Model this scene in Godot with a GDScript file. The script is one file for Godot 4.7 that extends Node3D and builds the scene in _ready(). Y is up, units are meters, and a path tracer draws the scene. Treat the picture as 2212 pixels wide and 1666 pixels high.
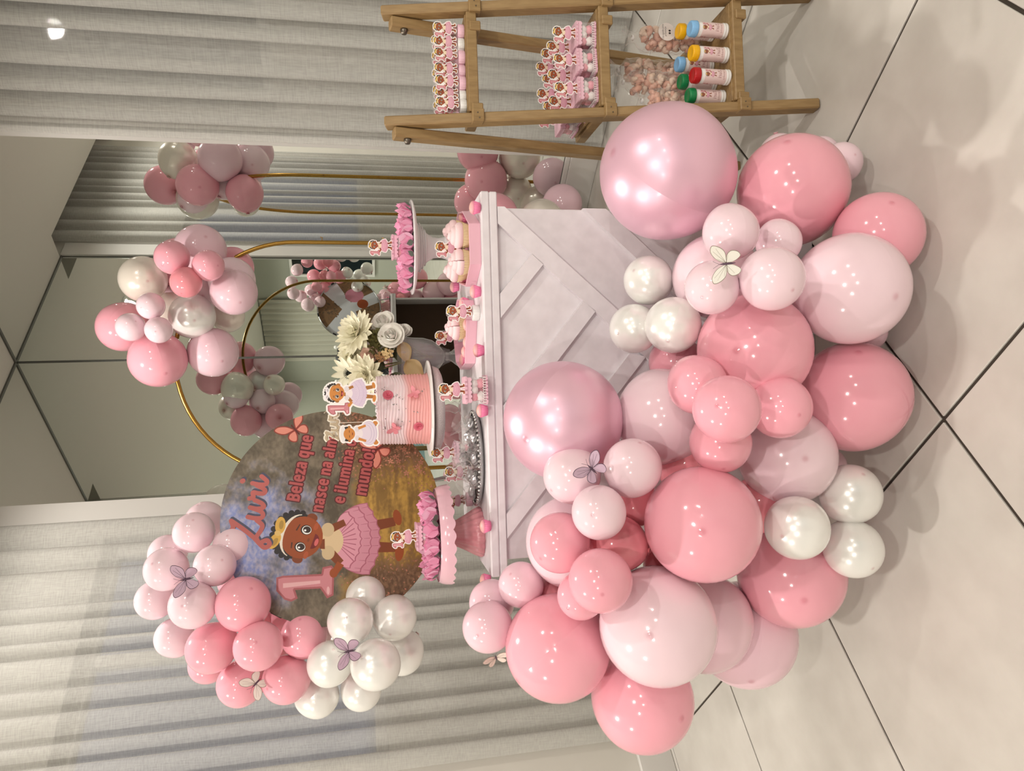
extends Node3D
# A birthday corner between two mirrored walls. World: the corner of the room is the origin, x runs along one wall, z along the other, y is up, metres.

# ---- camera (a phone held upright, so the frame lies on its side) ----
const FOC = 1548.0
var eye = Vector3(2.69864, 1.06, 2.80405)
var ax_right = Vector3(0.69110737, -0.02986913, -0.72213464)
var ax_down = Vector3(0.12886875, -0.97804246, 0.16378583)
var ax_fwd = Vector3(-0.71117048, -0.20625419, -0.67208315)
const CEIL = 2.6933

func ray(px, py):
	return ax_fwd + ax_right * ((833.0 - py) / FOC) + ax_down * ((px - 1106.0) / FOC)
func at(px, py, d):
	return eye + ray(px, py) * d
func on_plane(px, py, pt, n):
	var r = ray(px, py)
	return eye + r * ((pt - eye).dot(n) / r.dot(n))
func on_y(px, py, y):
	return on_plane(px, py, Vector3(0, y, 0), Vector3.UP)

func _ready():
	setup_view()
	make_materials()
	make_shapes()
	build_room()
	build_lamps()
	build_table()
	build_arch()
	build_disc()
	build_ladder()
	build_balloons()
	build_table_things()
	build_flowers()
	build_cake()
	build_favours()
	build_butterflies()
	build_back_of_room()

func setup_view():
	var cam = Camera3D.new()
	cam.name = "camera"
	cam.fov = 56.571
	cam.near = 0.02
	cam.far = 60.0
	add_child(cam)
	cam.transform = Transform3D(Basis(ax_down, ax_right, -ax_fwd).orthonormalized(), eye)
	cam.current = true
	var we = WorldEnvironment.new()
	we.name = "environment"
	var e = Environment.new()
	var sky = Sky.new()
	var sm = ProceduralSkyMaterial.new()
	sm.sky_top_color = Color(0.30, 0.42, 0.70)
	sm.sky_horizon_color = Color(0.46, 0.58, 0.82)
	sm.ground_bottom_color = Color(0.10, 0.11, 0.14)
	sm.ground_horizon_color = Color(0.30, 0.38, 0.52)
	sm.sky_energy_multiplier = SKY_E
	sm.ground_energy_multiplier = SKY_E
	sky.sky_material = sm
	e.background_mode = Environment.BG_SKY
	e.sky = sky
	e.tonemap_mode = Environment.TONE_MAPPER_LINEAR
	e.tonemap_exposure = EXPO
	e.sdfgi_enabled = true
	e.ssao_enabled = true
	e.ssil_enabled = true
	we.environment = e
	add_child(we)

const EXPO = 1.42
const SKY_E = 0.5
const LAMP_E = 1.5

# ---- helpers: names, things, parts ----
var used = {}
func numbered(n):
	var k = used.get(n, 0)
	used[n] = k + 1
	return n if k == 0 else "%s_%03d" % [n, k]
func tag(o, label, category, group = ""):
	o.set_meta("label", label)
	o.set_meta("category", category)
	if group != "":
		o.set_meta("group", group)
	return o
func thing(called, label, category, xf = Transform3D(), group = ""):
	var o = Node3D.new()
	o.name = numbered(called)
	add_child(o)
	o.transform = xf
	return tag(o, label, category, group)
func solo(called, label, category, mesh, mat, xf = Transform3D(), group = ""):
	var o = MeshInstance3D.new()
	o.name = numbered(called)
	o.mesh = mesh
	o.material_override = mat
	add_child(o)
	o.transform = xf
	return tag(o, label, category, group)
func part(called, mesh, mat, parent, xf = Transform3D()):
	var o = MeshInstance3D.new()
	o.name = called
	o.mesh = mesh
	o.material_override = mat
	parent.add_child(o, true)
	o.transform = xf
	return o
func struct(called, mesh, mat, xf = Transform3D()):
	var o = MeshInstance3D.new()
	o.name = numbered(called)
	o.mesh = mesh
	o.material_override = mat
	add_child(o)
	o.transform = xf
	o.set_meta("kind", "structure")
	return o
func dup(root, xf, label, group = ""):
	var r = root.duplicate()
	var base = String(root.name)
	if base.length() > 4 and base[base.length() - 4] == "_" and base.substr(base.length() - 3).is_valid_int():
		base = base.substr(0, base.length() - 4)
	r.name = numbered(base)
	add_child(r)
	r.transform = xf
	return tag(r, label, String(root.get_meta("category")), group if group != "" else String(root.get_meta("group", "")))
func T(p, b = Basis()):
	return Transform3D(b, p)
func yaw(a):
	return Basis(Vector3.UP, a)
# a frame whose y axis points along d
func along(d, spin = 0.0):
	var y = d.normalized()
	var h = Vector3.UP if absf(y.y) < 0.92 else Vector3.RIGHT
	var x = h.cross(y).normalized()
	return Basis(x, y, x.cross(y)) * Basis(Vector3.UP, spin)
# a frame whose z axis faces n (level), y up
func facing(n):
	var z = Vector3(n.x, 0, n.z).normalized()
	return Basis(Vector3.UP.cross(z), Vector3.UP, z)

# ---- mesh builder ----
class Mb:
	var st = SurfaceTool.new()
	var smooth = true
	func _init(sm = true):
		st.begin(Mesh.PRIMITIVE_TRIANGLES)
		smooth = sm
	func tri(a, b, c, out, ua = Vector2(), ub = Vector2(), uc = Vector2(), ca = Color.WHITE, cb = Color.WHITE, cc = Color.WHITE):
		var n = (c - a).cross(b - a)
		if n.length_squared() < 1e-18:
			return
		if n.dot(out) < 0:
			var t = b
			b = c
			c = t
			var tu = ub
			ub = uc
			uc = tu
			var tc = cb
			cb = cc
			cc = tc
		st.set_smooth_group(0 if smooth else 0xFFFFFFFF)
		st.set_uv(ua)
		st.set_color(ca)
		st.add_vertex(a)
		st.set_uv(ub)
		st.set_color(cb)
		st.add_vertex(b)
		st.set_uv(uc)
		st.set_color(cc)
		st.add_vertex(c)
	func quad(a, b, c, d, out, ua = Vector2(0, 1), ub = Vector2(1, 1), uc = Vector2(1, 0), ud = Vector2(0, 0), ca = Color.WHITE, cb = Color.WHITE, cc = Color.WHITE, cd = Color.WHITE):
		tri(a, b, c, out, ua, ub, uc, ca, cb, cc)
		tri(a, c, d, out, ua, uc, ud, ca, cc, cd)
	func box(ctr, size, bev = 0.0, bs = Basis()):
		var h = size * 0.5
		var b = minf(bev, minf(h.x, minf(h.y, h.z)) * 0.9)
		var s = smooth
		smooth = false
		var P = func(ax, sx, sy, sz):
			var v = Vector3((h.x if ax == 0 else h.x - b) * sx, (h.y if ax == 1 else h.y - b) * sy, (h.z if ax == 2 else h.z - b) * sz)
			return ctr + bs * v
		for sg in [-1, 1]:
			quad(P.call(0, sg, -1, -1), P.call(0, sg, 1, -1), P.call(0, sg, 1, 1), P.call(0, sg, -1, 1), bs * Vector3(sg, 0, 0))
			quad(P.call(1, -1, sg, -1), P.call(1, 1, sg, -1), P.call(1, 1, sg, 1), P.call(1, -1, sg, 1), bs * Vector3(0, sg, 0))
			quad(P.call(2, -1, -1, sg), P.call(2, 1, -1, sg), P.call(2, 1, 1, sg), P.call(2, -1, 1, sg), bs * Vector3(0, 0, sg))
		if b > 0.0:
			for i in [-1, 1]:
				for j in [-1, 1]:
					quad(P.call(0, i, j, -1), P.call(0, i, j, 1), P.call(1, i, j, 1), P.call(1, i, j, -1), bs * Vector3(i, j, 0))
					quad(P.call(0, i, -1, j), P.call(0, i, 1, j), P.call(2, i, 1, j), P.call(2, i, -1, j), bs * Vector3(i, 0, j))
					quad(P.call(1, -1, i, j), P.call(1, 1, i, j), P.call(2, 1, i, j), P.call(2, -1, i, j), bs * Vector3(0, i, j))
					for k in [-1, 1]:
						tri(P.call(0, i, j, k), P.call(1, i, j, k), P.call(2, i, j, k), bs * Vector3(i, j, k))
		smooth = s
	# profile of (radius, height) pairs, listed upwards along the outside; amp and lobes ripple the radius
	func lathe(prof, seg = 24, xf = Transform3D(), amp = 0.0, lobes = 0, cols = [], power = 1.0):
		var n = prof.size()
		for i in n - 1:
			var p = prof[i]
			var q = prof[i + 1]
			var d = q - p
			for k in seg:
				var a0 = TAU * k / seg
				var a1 = TAU * (k + 1) / seg
				var g0 = 1.0 + amp * rip(a0, lobes, power)
				var g1 = 1.0 + amp * rip(a1, lobes, power)
				var e0 = Vector3(cos(a0), 0, sin(a0))
				var e1 = Vector3(cos(a1), 0, sin(a1))
				var A = e0 * p.x * g0 + Vector3(0, p.y, 0)
				var B = e1 * p.x * g1 + Vector3(0, p.y, 0)
				var C = e1 * q.x * g1 + Vector3(0, q.y, 0)
				var D = e0 * q.x * g0 + Vector3(0, q.y, 0)
				var out = xf.basis * ((e0 + e1) * 0.5 * d.y - Vector3(0, d.x, 0))
				var u0 = float(k) / seg
				var u1 = float(k + 1) / seg
				var v0 = 1.0 - float(i) / (n - 1)
				var v1 = 1.0 - float(i + 1) / (n - 1)
				var cp = cols[i] if cols.size() > i else Color.WHITE
				var cq = cols[i + 1] if cols.size() > i + 1 else Color.WHITE
				if p.x > 1e-6:
					tri(xf * A, xf * B, xf * C, out, Vector2(u0, v0), Vector2(u1, v0), Vector2(u1, v1), cp, cp, cq)
				if q.x > 1e-6:
					tri(xf * A, xf * C, xf * D, out, Vector2(u0, v0), Vector2(u1, v1), Vector2(u0, v1), cp, cq, cq)
	func rip(a, lobes, power):
		if lobes == 0:
			return 0.0
		if power == 1.0:
			return cos(a * lobes)
		return 1.0 - 2.0 * pow(absf(sin(a * lobes * 0.5)), power)
	func tube(pts, rad, seg = 10, closed = false):
		var n = pts.size()
		var rings = []
		var tprev = Vector3()
		var xprev = Vector3()
		for i in n:
			var t
			if closed:
				t = (pts[(i + 1) % n] - pts[(i - 1 + n) % n]).normalized()
			else:
				t = (pts[mini(i + 1, n - 1)] - pts[maxi(i - 1, 0)]).normalized()
			var x
			if i == 0:
				var h = Vector3.UP if absf(t.y) < 0.9 else Vector3.RIGHT
				x = h.cross(t).normalized()
			else:
				x = (xprev - t * xprev.dot(t)).normalized()
			xprev = x
			var y = t.cross(x)
			var r = rad[i] if rad is Array else rad
			var ring = []
			for k in seg:
				var a = TAU * k / seg
				ring.append(pts[i] + (x * cos(a) + y * sin(a)) * r)
			rings.append(ring)
		for i in (n if closed else n - 1):
			var j = (i + 1) % n
			for k in seg:
				var m = (k + 1) % seg
				var mid = (rings[i][k] + rings[j][m]) * 0.5 - (pts[i] + pts[j]) * 0.5
				quad(rings[i][k], rings[i][m], rings[j][m], rings[j][k], mid)
		if not closed:
			for e in [[0, 1], [n - 1, n - 2]]:
				var s = smooth
				smooth = false
				for k in seg:
					tri(pts[e[0]], rings[e[0]][k], rings[e[0]][(k + 1) % seg], pts[e[0]] - pts[e[1]])
				smooth = s
	# a flat outline with thickness; uv spans the rectangle uvr
	func prism(poly, z0, z1, xf = Transform3D(), uvr = Rect2(0, 0, 1, 1), flipv = true):
		var idx = Geometry2D.triangulate_polygon(poly)
		var s = smooth
		smooth = false
		var uv = func(p):
			var q = (p - uvr.position) / uvr.size
			return Vector2(q.x, 1.0 - q.y if flipv else q.y)
		for f in [[z1, 1.0], [z0, -1.0]]:
			for i in range(0, idx.size(), 3):
				var a = poly[idx[i]]
				var b = poly[idx[i + 1]]
				var c = poly[idx[i + 2]]
				tri(xf * Vector3(a.x, a.y, f[0]), xf * Vector3(b.x, b.y, f[0]), xf * Vector3(c.x, c.y, f[0]), xf.basis * Vector3(0, 0, f[1]), uv.call(a), uv.call(b), uv.call(c))
		var area = 0.0
		for i in poly.size():
			area += poly[i].cross(poly[(i + 1) % poly.size()])
		for i in poly.size():
			var a = poly[i]
			var b = poly[(i + 1) % poly.size()]
			var o = Vector2(b.y - a.y, a.x - b.x) * (1.0 if area > 0 else -1.0)
			quad(xf * Vector3(a.x, a.y, z0), xf * Vector3(b.x, b.y, z0), xf * Vector3(b.x, b.y, z1), xf * Vector3(a.x, a.y, z1), xf.basis * Vector3(o.x, o.y, 0), uv.call(a), uv.call(b), uv.call(b), uv.call(a))
		smooth = s
	# a grid of points, both sides drawn from one sheet
	func sheet(rows, out):
		var R = rows.size()
		var sg = 0.0
		for i in R - 1:
			for j in rows[i].size() - 1:
				sg += (rows[i + 1][j + 1] - rows[i][j]).cross(rows[i][j + 1] - rows[i][j]).dot(out)
		sg = 1.0 if sg >= 0 else -1.0
		for i in R - 1:
			var m = rows[i].size() - 1
			for j in m:
				var a = rows[i][j]
				var b = rows[i][j + 1]
				var c = rows[i + 1][j + 1]
				var d = rows[i + 1][j]
				var n = ((c - a).cross(b - a) + (d - a).cross(c - a)) * sg
				var v0 = float(i) / (R - 1)
				var v1 = float(i + 1) / (R - 1)
				quad(a, b, c, d, n, Vector2(float(j) / m, v0), Vector2(float(j + 1) / m, v0), Vector2(float(j + 1) / m, v1), Vector2(float(j) / m, v1))
	func done():
		st.generate_normals()
		return st.commit()

func boxm(size, bev = 0.0, ctr = Vector3()):
	var b = Mb.new(false)
	b.box(ctr, size, bev)
	return b.done()
func lathem(prof, seg = 24, amp = 0.0, lobes = 0, cols = [], power = 1.0):
	var b = Mb.new()
	b.lathe(prof, seg, Transform3D(), amp, lobes, cols, power)
	return b.done()
func tubem(pts, rad, seg = 10):
	var b = Mb.new()
	b.tube(pts, rad, seg)
	return b.done()
func prof(a):
	var r = []
	for i in range(0, a.size(), 2):
		r.append(Vector2(a[i], a[i + 1]))
	return r
func rect(x0, y0, x1, y1):
	return PackedVector2Array([Vector2(x0, y0), Vector2(x1, y0), Vector2(x1, y1), Vector2(x0, y1)])
func ell(c, rx, ry, rot = 0.0, n = 28, a0 = 0.0, a1 = TAU):
	var p = PackedVector2Array()
	for i in n:
		var a = a0 + (a1 - a0) * i / (n if a1 - a0 > 6.2 else n - 1)
		p.append(c + Vector2(rx * cos(a), ry * sin(a)).rotated(rot))
	return p
func bar2(a, b, w0, w1):
	var n = (b - a).normalized().orthogonal()
	var p = PackedVector2Array([a + n * w0, b + n * w1, b - n * w1, a - n * w0])
	return p

# ---- a small painter for flat print ----
class Cv:
	var im
	var w
	var h
	func _init(ww, hh, bg):
		w = ww
		h = hh
		im = Image.create(w, h, false, Image.FORMAT_RGBA8)
		im.fill(bg)
	func poly(ps, col):
		polys([ps], col)
	func polys(list, col):
		var y0 = 1e9
		var y1 = -1e9
		for ps in list:
			for p in ps:
				y0 = minf(y0, p.y)
				y1 = maxf(y1, p.y)
		for y in range(maxi(0, int(y0)), mini(h, int(y1) + 2)):
			var yc = y + 0.5
			var xs = []
			for ps in list:
				var n = ps.size()
				var a = ps[n - 1]
				for i in n:
					var b = ps[i]
					if (a.y <= yc) != (b.y <= yc):
						xs.append(a.x + (yc - a.y) * (b.x - a.x) / (b.y - a.y))
					a = b
			xs.sort()
			for i in range(0, xs.size() - 1, 2):
				var xa = clampi(roundi(xs[i]), 0, w)
				var xb = clampi(roundi(xs[i + 1]), 0, w)
				if xb > xa:
					im.fill_rect(Rect2i(xa, y, xb - xa, 1), col)
	func disc(c, r, col):
		var ps = PackedVector2Array()
		for i in 16:
			ps.append(c + Vector2(r, 0).rotated(TAU * i / 16))
		poly(ps, col)
	func stroke(ps, r, col, closed = false):
		var n = ps.size()
		for i in n:
			var rr = r[i] if r is Array else r
			disc(ps[i], rr, col)
			if i + 1 < n or closed:
				var j = (i + 1) % n
				var rj = r[j] if r is Array else r
				var d = ps[j] - ps[i]
				if d.length() > 0.01:
					var o = d.normalized().orthogonal()
					poly(PackedVector2Array([ps[i] + o * rr, ps[j] + o * rj, ps[j] - o * rj, ps[i] - o * rr]), col)
	func tex(half = true):
		if half:
			im.resize(w / 2, h / 2, Image.INTERPOLATE_BILINEAR)
		return ImageTexture.create_from_image(im)

func bez(pts, n = 8):
	# smooth curve through the points
	var r = PackedVector2Array()
	for i in pts.size() - 1:
		var p0 = pts[maxi(i - 1, 0)]
		var p1 = pts[i]
		var p2 = pts[i + 1]
		var p3 = pts[mini(i + 2, pts.size() - 1)]
		for k in n:
			r.append(p1.cubic_interpolate(p2, p0, p3, float(k) / n))
	r.append(pts[pts.size() - 1])
	return r

# outlines of a line of text, as lists of contours in text units (em = 1), y down
func text_contours(txt, bold = true, serif = false):
	var f = SystemFont.new()
	f.font_names = PackedStringArray(["Droid Serif" if serif else "Droid Sans"])
	f.font_weight = 700 if bold else 400
	var ts = TextServerManager.get_primary_interface()
	var rid = f.get_rids()[0]
	var size = 64
	var x = 0.0
	var glyphs = []
	for ch in txt:
		var gi = ts.font_get_glyph_index(rid, size, ch.unicode_at(0), 0)
		var adv = ts.font_get_glyph_advance(rid, size, gi).x / size
		var d = ts.font_get_glyph_contours(rid, size, gi)
		var list = []
		if d.has("points"):
			var start = 0
			for e in d.contours:
				var raw = []
				for i in range(start, e + 1):
					raw.append(d.points[i])
				start = e + 1
				var ps = PackedVector2Array()
				var n = raw.size()
				for i in n:
					var c = raw[i]
					var nx = raw[(i + 1) % n]
					var pv = raw[(i - 1 + n) % n]
					var cc = Vector2(c.x, c.y)
					if int(c.z) == 1:
						ps.append(cc)
					else:
						var a = Vector2(pv.x, pv.y) if int(pv.z) == 1 else (Vector2(pv.x, pv.y) + cc) * 0.5
						var b = Vector2(nx.x, nx.y) if int(nx.z) == 1 else (Vector2(nx.x, nx.y) + cc) * 0.5
						for k in range(0, 5):
							var t = k / 4.0
							ps.append(a * (1 - t) * (1 - t) + cc * 2 * t * (1 - t) + b * t * t)
				var fin = PackedVector2Array()
				for p in ps:
					fin.append(Vector2(x + p.x / size, p.y / size))
				if fin.size() > 2:
					list.append(fin)
		glyphs.append(list)
		x += adv
	return glyphs
func paint_text(cv, txt, xf, col, edge = Color.BLACK, ew = 0.0, bold = true, fat = 0.0):
	var gl = text_contours(txt, bold)
	var sc = xf.get_scale().y
	var all = []
	for g in gl:
		var li = []
		for c in g:
			li.append(xf * c)
		all.append(li)
	if ew > 0.0:
		for li in all:
			for c in li:
				cv.stroke(c, (ew + fat) * sc, edge, true)
			if li.size() > 0:
				cv.polys(li, edge)
	for li in all:
		if li.size() > 0:
			if fat > 0.0:
				for c in li:
					cv.stroke(c, fat * sc, col, true)
			cv.polys(li, col)

# ---- the little girl with a number balloon, drawn in a unit frame: x across, y down, feet at 1 ----
func girl_shapes(tilt, skirt, skirt2, blouse, skin, bow):
	var L = []
	var hx = Transform2D(tilt, Vector2(1.16, 1.16), 0, Vector2(0.05, 0.315)) * Transform2D(0, Vector2(-0.05, -0.315))
	var V = func(x, y): return Vector2(x, y)
	var dark = skin.darkened(0.18)
	# number balloon
	var one = PackedVector2Array([V.call(-0.37, 0.06), V.call(-0.30, 0.0), V.call(-0.20, 0.0), V.call(-0.19, 0.05), V.call(-0.20, 0.34), V.call(-0.15, 0.35), V.call(-0.14, 0.42), V.call(-0.17, 0.44), V.call(-0.37, 0.43), V.call(-0.39, 0.38), V.call(-0.34, 0.35), V.call(-0.31, 0.33), V.call(-0.305, 0.14), V.call(-0.37, 0.16), V.call(-0.39, 0.11)])
	L.append([one, Color(0.66, 0.36, 0.38)])
	L.append([Geometry2D.offset_polygon(one, -0.015)[0], Color(0.80, 0.52, 0.55)])
	L.append([bar2(V.call(-0.265, 0.05), V.call(-0.26, 0.33), 0.018, 0.012), Color(0.90, 0.70, 0.71)])
	L.append([ell(V.call(-0.33, 0.39), 0.03, 0.012), Color(0.9, 0.7, 0.71)])
	# legs
	L.append([bar2(V.call(-0.02, 0.72), V.call(-0.04, 0.94), 0.045, 0.035), dark])
	L.append([ell(V.call(-0.075, 0.955), 0.075, 0.035, 0.15), skin])
	L.append([bar2(V.call(0.14, 0.72), V.call(0.17, 0.93), 0.045, 0.035), dark])
	L.append([ell(V.call(0.20, 0.95), 0.065, 0.033, -0.2), skin])
	# skirt: a puffed dome over two frilled tiers
	for k in 3:
		var y1 = [0.815, 0.745, 0.665][k]
		var hw = [0.285, 0.262, 0.225][k]
		for pas in 2:
			var e = 0.006 * pas
			var p = PackedVector2Array()
			for i in 9:
				var t = i / 8.0
				p.append(V.call(0.05 - (0.065 + (hw - 0.065 - e) * sin(t * PI / 2)), 0.455 + (y1 - 0.115 - 0.455) * (1.0 - cos(t * PI / 2))))
			for i in 33:
				var t = i / 32.0
				p.append(V.call(0.05 - (hw - e) * (1 - 2 * t), y1 - e * 1.4 - 0.10 * pow(2 * t - 1, 2.0) - 0.014 * absf(sin(t * PI * 8))))
			for i in 9:
				var t = 1.0 - i / 8.0
				p.append(V.call(0.05 + (0.065 + (hw - 0.065 - e) * sin(t * PI / 2)), 0.455 + (y1 - 0.115 - 0.455) * (1.0 - cos(t * PI / 2))))
			L.append([p, skirt2 if pas == 0 else skirt.lerp(skirt2, 0.16 * (2 - k))])
		if k < 2:
			for i in 9:
				var t = (i - 4) / 4.5
				var c = V.call(0.05 + hw * t, y1 - 0.02 - 0.10 * t * t)
				L.append([bar2(c, c + V.call(-0.01 * t, -0.05), 0.0022, 0.001), skirt2])
	for i in 9:
		var t = (i - 4) / 4.0
		L.append([bar2(V.call(0.05 + t * 0.045, 0.48), V.call(0.05 + t * 0.17, 0.62 - absf(t) * 0.03), 0.002, 0.004), skirt2])
	# blouse and arms
	L.append([ell(V.call(0.05, 0.42), 0.115, 0.095), blouse])
	L.append([bar2(V.call(0.145, 0.42), V.call(0.19, 0.53), 0.032, 0.026), dark])
	L.append([bar2(V.call(-0.05, 0.42), V.call(-0.13, 0.49), 0.034, 0.03), dark])
	L.append([bar2(V.call(-0.13, 0.49), V.call(-0.20, 0.44), 0.03, 0.027), skin])
	L.append([ell(V.call(-0.20, 0.435), 0.036, 0.032), skin])
	L.append([ell(V.call(-0.04, 0.395), 0.055, 0.05), blouse.darkened(0.06)])
	L.append([ell(V.call(0.14, 0.395), 0.055, 0.05), blouse.darkened(0.06)])
	L.append([bar2(V.call(0.03, 0.33), V.call(0.03, 0.37), 0.035, 0.04), dark])
	# head
	var hd = []
	hd.append([ell(V.call(0.05, 0.155), 0.158, 0.15), Color(0.16, 0.12, 0.11)])
	for i in 13:
		var a = PI + PI * i / 12.0
		hd.append([ell(V.call(0.05 + 0.155 * cos(a), 0.155 + 0.148 * sin(a)), 0.02, 0.02, 0, 10), Color(0.14, 0.10, 0.10)])
	hd.append([ell(V.call(-0.095, 0.225), 0.028, 0.036), dark])
	hd.append([ell(V.call(0.195, 0.225), 0.028, 0.036), dark])
	hd.append([ell(V.call(0.05, 0.205), 0.142, 0.138), skin])
	var band = PackedVector2Array()
	for i in 15:
		var a = PI * 1.04 + PI * 0.92 * i / 14.0
		band.append(V.call(0.05 + 0.147 * cos(a), 0.165 + 0.105 * sin(a)))
	for i in 15:
		var a = PI * 1.96 - PI * 0.92 * i / 14.0
		band.append(V.call(0.05 + 0.142 * cos(a), 0.165 + 0.082 * sin(a)))
	hd.append([band, Color(0.93, 0.90, 0.84)])
	for s in [-1, 1]:
		hd.append([ell(V.call(0.03 + s * 0.055, 0.04), 0.058, 0.034, s * -0.25), bow])
		hd.append([ell(V.call(0.03 + s * 0.06, 0.045), 0.03, 0.015, s * -0.25), bow.darkened(0.2)])
	hd.append([ell(V.call(0.03, 0.042), 0.018, 0.022), bow.lightened(0.2)])
	for s in [-1, 1]:
		var c = V.call(0.045 + s * 0.06, 0.215)
		hd.append([ell(c, 0.033, 0.037), Color(0.10, 0.07, 0.07)])
		hd.append([ell(c + Vector2(0, 0.003), 0.029, 0.032), Color(0.96, 0.95, 0.93)])
		hd.append([ell(c + Vector2(0.003, 0.004), 0.022, 0.026), Color(0.20, 0.12, 0.09)])
		hd.append([ell(c + Vector2(-0.005, -0.006), 0.007, 0.008), Color.WHITE])
		hd.append([bar2(c + Vector2(-0.018 * s - 0.004, -0.062), c + Vector2(0.024 * s, -0.053), 0.0045, 0.003), Color(0.25, 0.13, 0.08)])
		hd.append([ell(V.call(0.045 + s * 0.10, 0.27), 0.026, 0.015), skin.lerp(Color(0.85, 0.4, 0.3), 0.35)])
	hd.append([ell(V.call(0.045, 0.252), 0.013, 0.008), dark])
	hd.append([ell(V.call(0.045, 0.282), 0.052, 0.042, 0, 14, 0.0, PI), Color(0.45, 0.10, 0.10)])
	hd.append([ell(V.call(0.045, 0.308), 0.026, 0.013), Color(0.83, 0.40, 0.40)])
	for s in hd:
		L.append([hx * s[0], s[1]])
	return L
# the same girl sitting on the floor
func sitting_shapes(skirt, skirt2, blouse, skin):
	var L = []
	for s in [-1, 1]:
		L.append([bar2(Vector2(0.05 * s, 0.78), Vector2(0.24 * s, 0.92), 0.05, 0.045), skin.darkened(0.15)])
		L.append([ell(Vector2(0.27 * s, 0.92), 0.05, 0.065, 0.3 * s), skin])
	for k in 3:
		L.append([ell(Vector2(0, 0.66 + 0.04 * (2 - k)), 0.33 - 0.045 * k, 0.22 - 0.03 * k), skirt2])
		L.append([ell(Vector2(0, 0.65 + 0.04 * (2 - k)), 0.32 - 0.045 * k, 0.21 - 0.03 * k), skirt])
	L.append([ell(Vector2(0, 0.46), 0.15, 0.12), blouse])
	for s in [-1, 1]:
		L.append([ell(Vector2(0.12 * s, 0.43), 0.07, 0.06), blouse.darkened(0.05)])
		L.append([bar2(Vector2(0.14 * s, 0.46), Vector2(0.21 * s, 0.66), 0.038, 0.03), skin])
	L.append([ell(Vector2(0, 0.16), 0.20, 0.17), Color(0.16, 0.12, 0.11)])
	L.append([ell(Vector2(0, 0.06), 0.21, 0.07), Color(0.90, 0.88, 0.88)])
	L.append([ell(Vector2(0, 0.22), 0.165, 0.15), skin])
	for s in [-1, 1]:
		L.append([ell(Vector2(0.19 * s, 0.22), 0.03, 0.035), skin.darkened(0.15)])
		L.append([bar2(Vector2(0.035 * s, 0.225), Vector2(0.10 * s, 0.225), 0.006, 0.006), Color(0.2, 0.1, 0.07)])
	L.append([ell(Vector2(0, 0.295), 0.04, 0.022, 0, 12, 0.0, PI), Color(0.5, 0.15, 0.12)])
	return L
func outline_of(shapes, grow):
	var u = []
	for s in shapes:
		var p = s[0]
		if Geometry2D.is_polygon_clockwise(p):
			p = p.duplicate()
			p.reverse()
		var fat = Geometry2D.offset_polygon(p, grow, Geometry2D.JOIN_ROUND)
		if fat.is_empty():
			continue
		var cur = fat[0]
		var rest = []
		for q in u:
			var m = Geometry2D.merge_polygons(cur, q)
			var outer = []
			for z in m:
				if not Geometry2D.is_polygon_clockwise(z):
					outer.append(z)
			if outer.size() == 1:
				cur = outer[0]
			else:
				rest.append(q)
		rest.append(cur)
		u = rest
	u.sort_custom(func(a, b): return a.size() > b.size())
	var best = u[0]
	# thin out
	var r = PackedVector2Array()
	for p in best:
		if r.is_empty() or p.distance_to(r[r.size() - 1]) > 0.008:
			r.append(p)
	return r
func flipped(ps):
	var r = PackedVector2Array()
	for p in ps:
		r.append(Vector2(p.x, 1.0 - p.y))
	return r

# ---- materials ----
var M = {}
func mat(nm, col, rough = 0.6, metal = 0.0):
	var m = StandardMaterial3D.new()
	m.resource_name = nm
	m.albedo_color = col
	m.roughness = rough
	m.metallic = metal
	m.cull_mode = BaseMaterial3D.CULL_DISABLED
	M[nm] = m
	return m
func noise_tex(freq, c0, c1, size = 256, seedv = 1, oct = 4, type = FastNoiseLite.TYPE_SIMPLEX_SMOOTH):
	var n = FastNoiseLite.new()
	n.noise_type = type
	n.frequency = freq
	n.fractal_octaves = oct
	n.seed = seedv
	var t = NoiseTexture2D.new()
	t.width = size
	t.height = size
	t.seamless = true
	t.noise = n
	var g = Gradient.new()
	g.set_color(0, c0)
	g.set_color(1, c1)
	t.color_ramp = g
	return t
func clear(nm, col, alpha, rough = 0.03):
	var m = mat(nm, Color(col.r, col.g, col.b, alpha), rough)
	m.transparency = BaseMaterial3D.TRANSPARENCY_ALPHA
	return m

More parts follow.
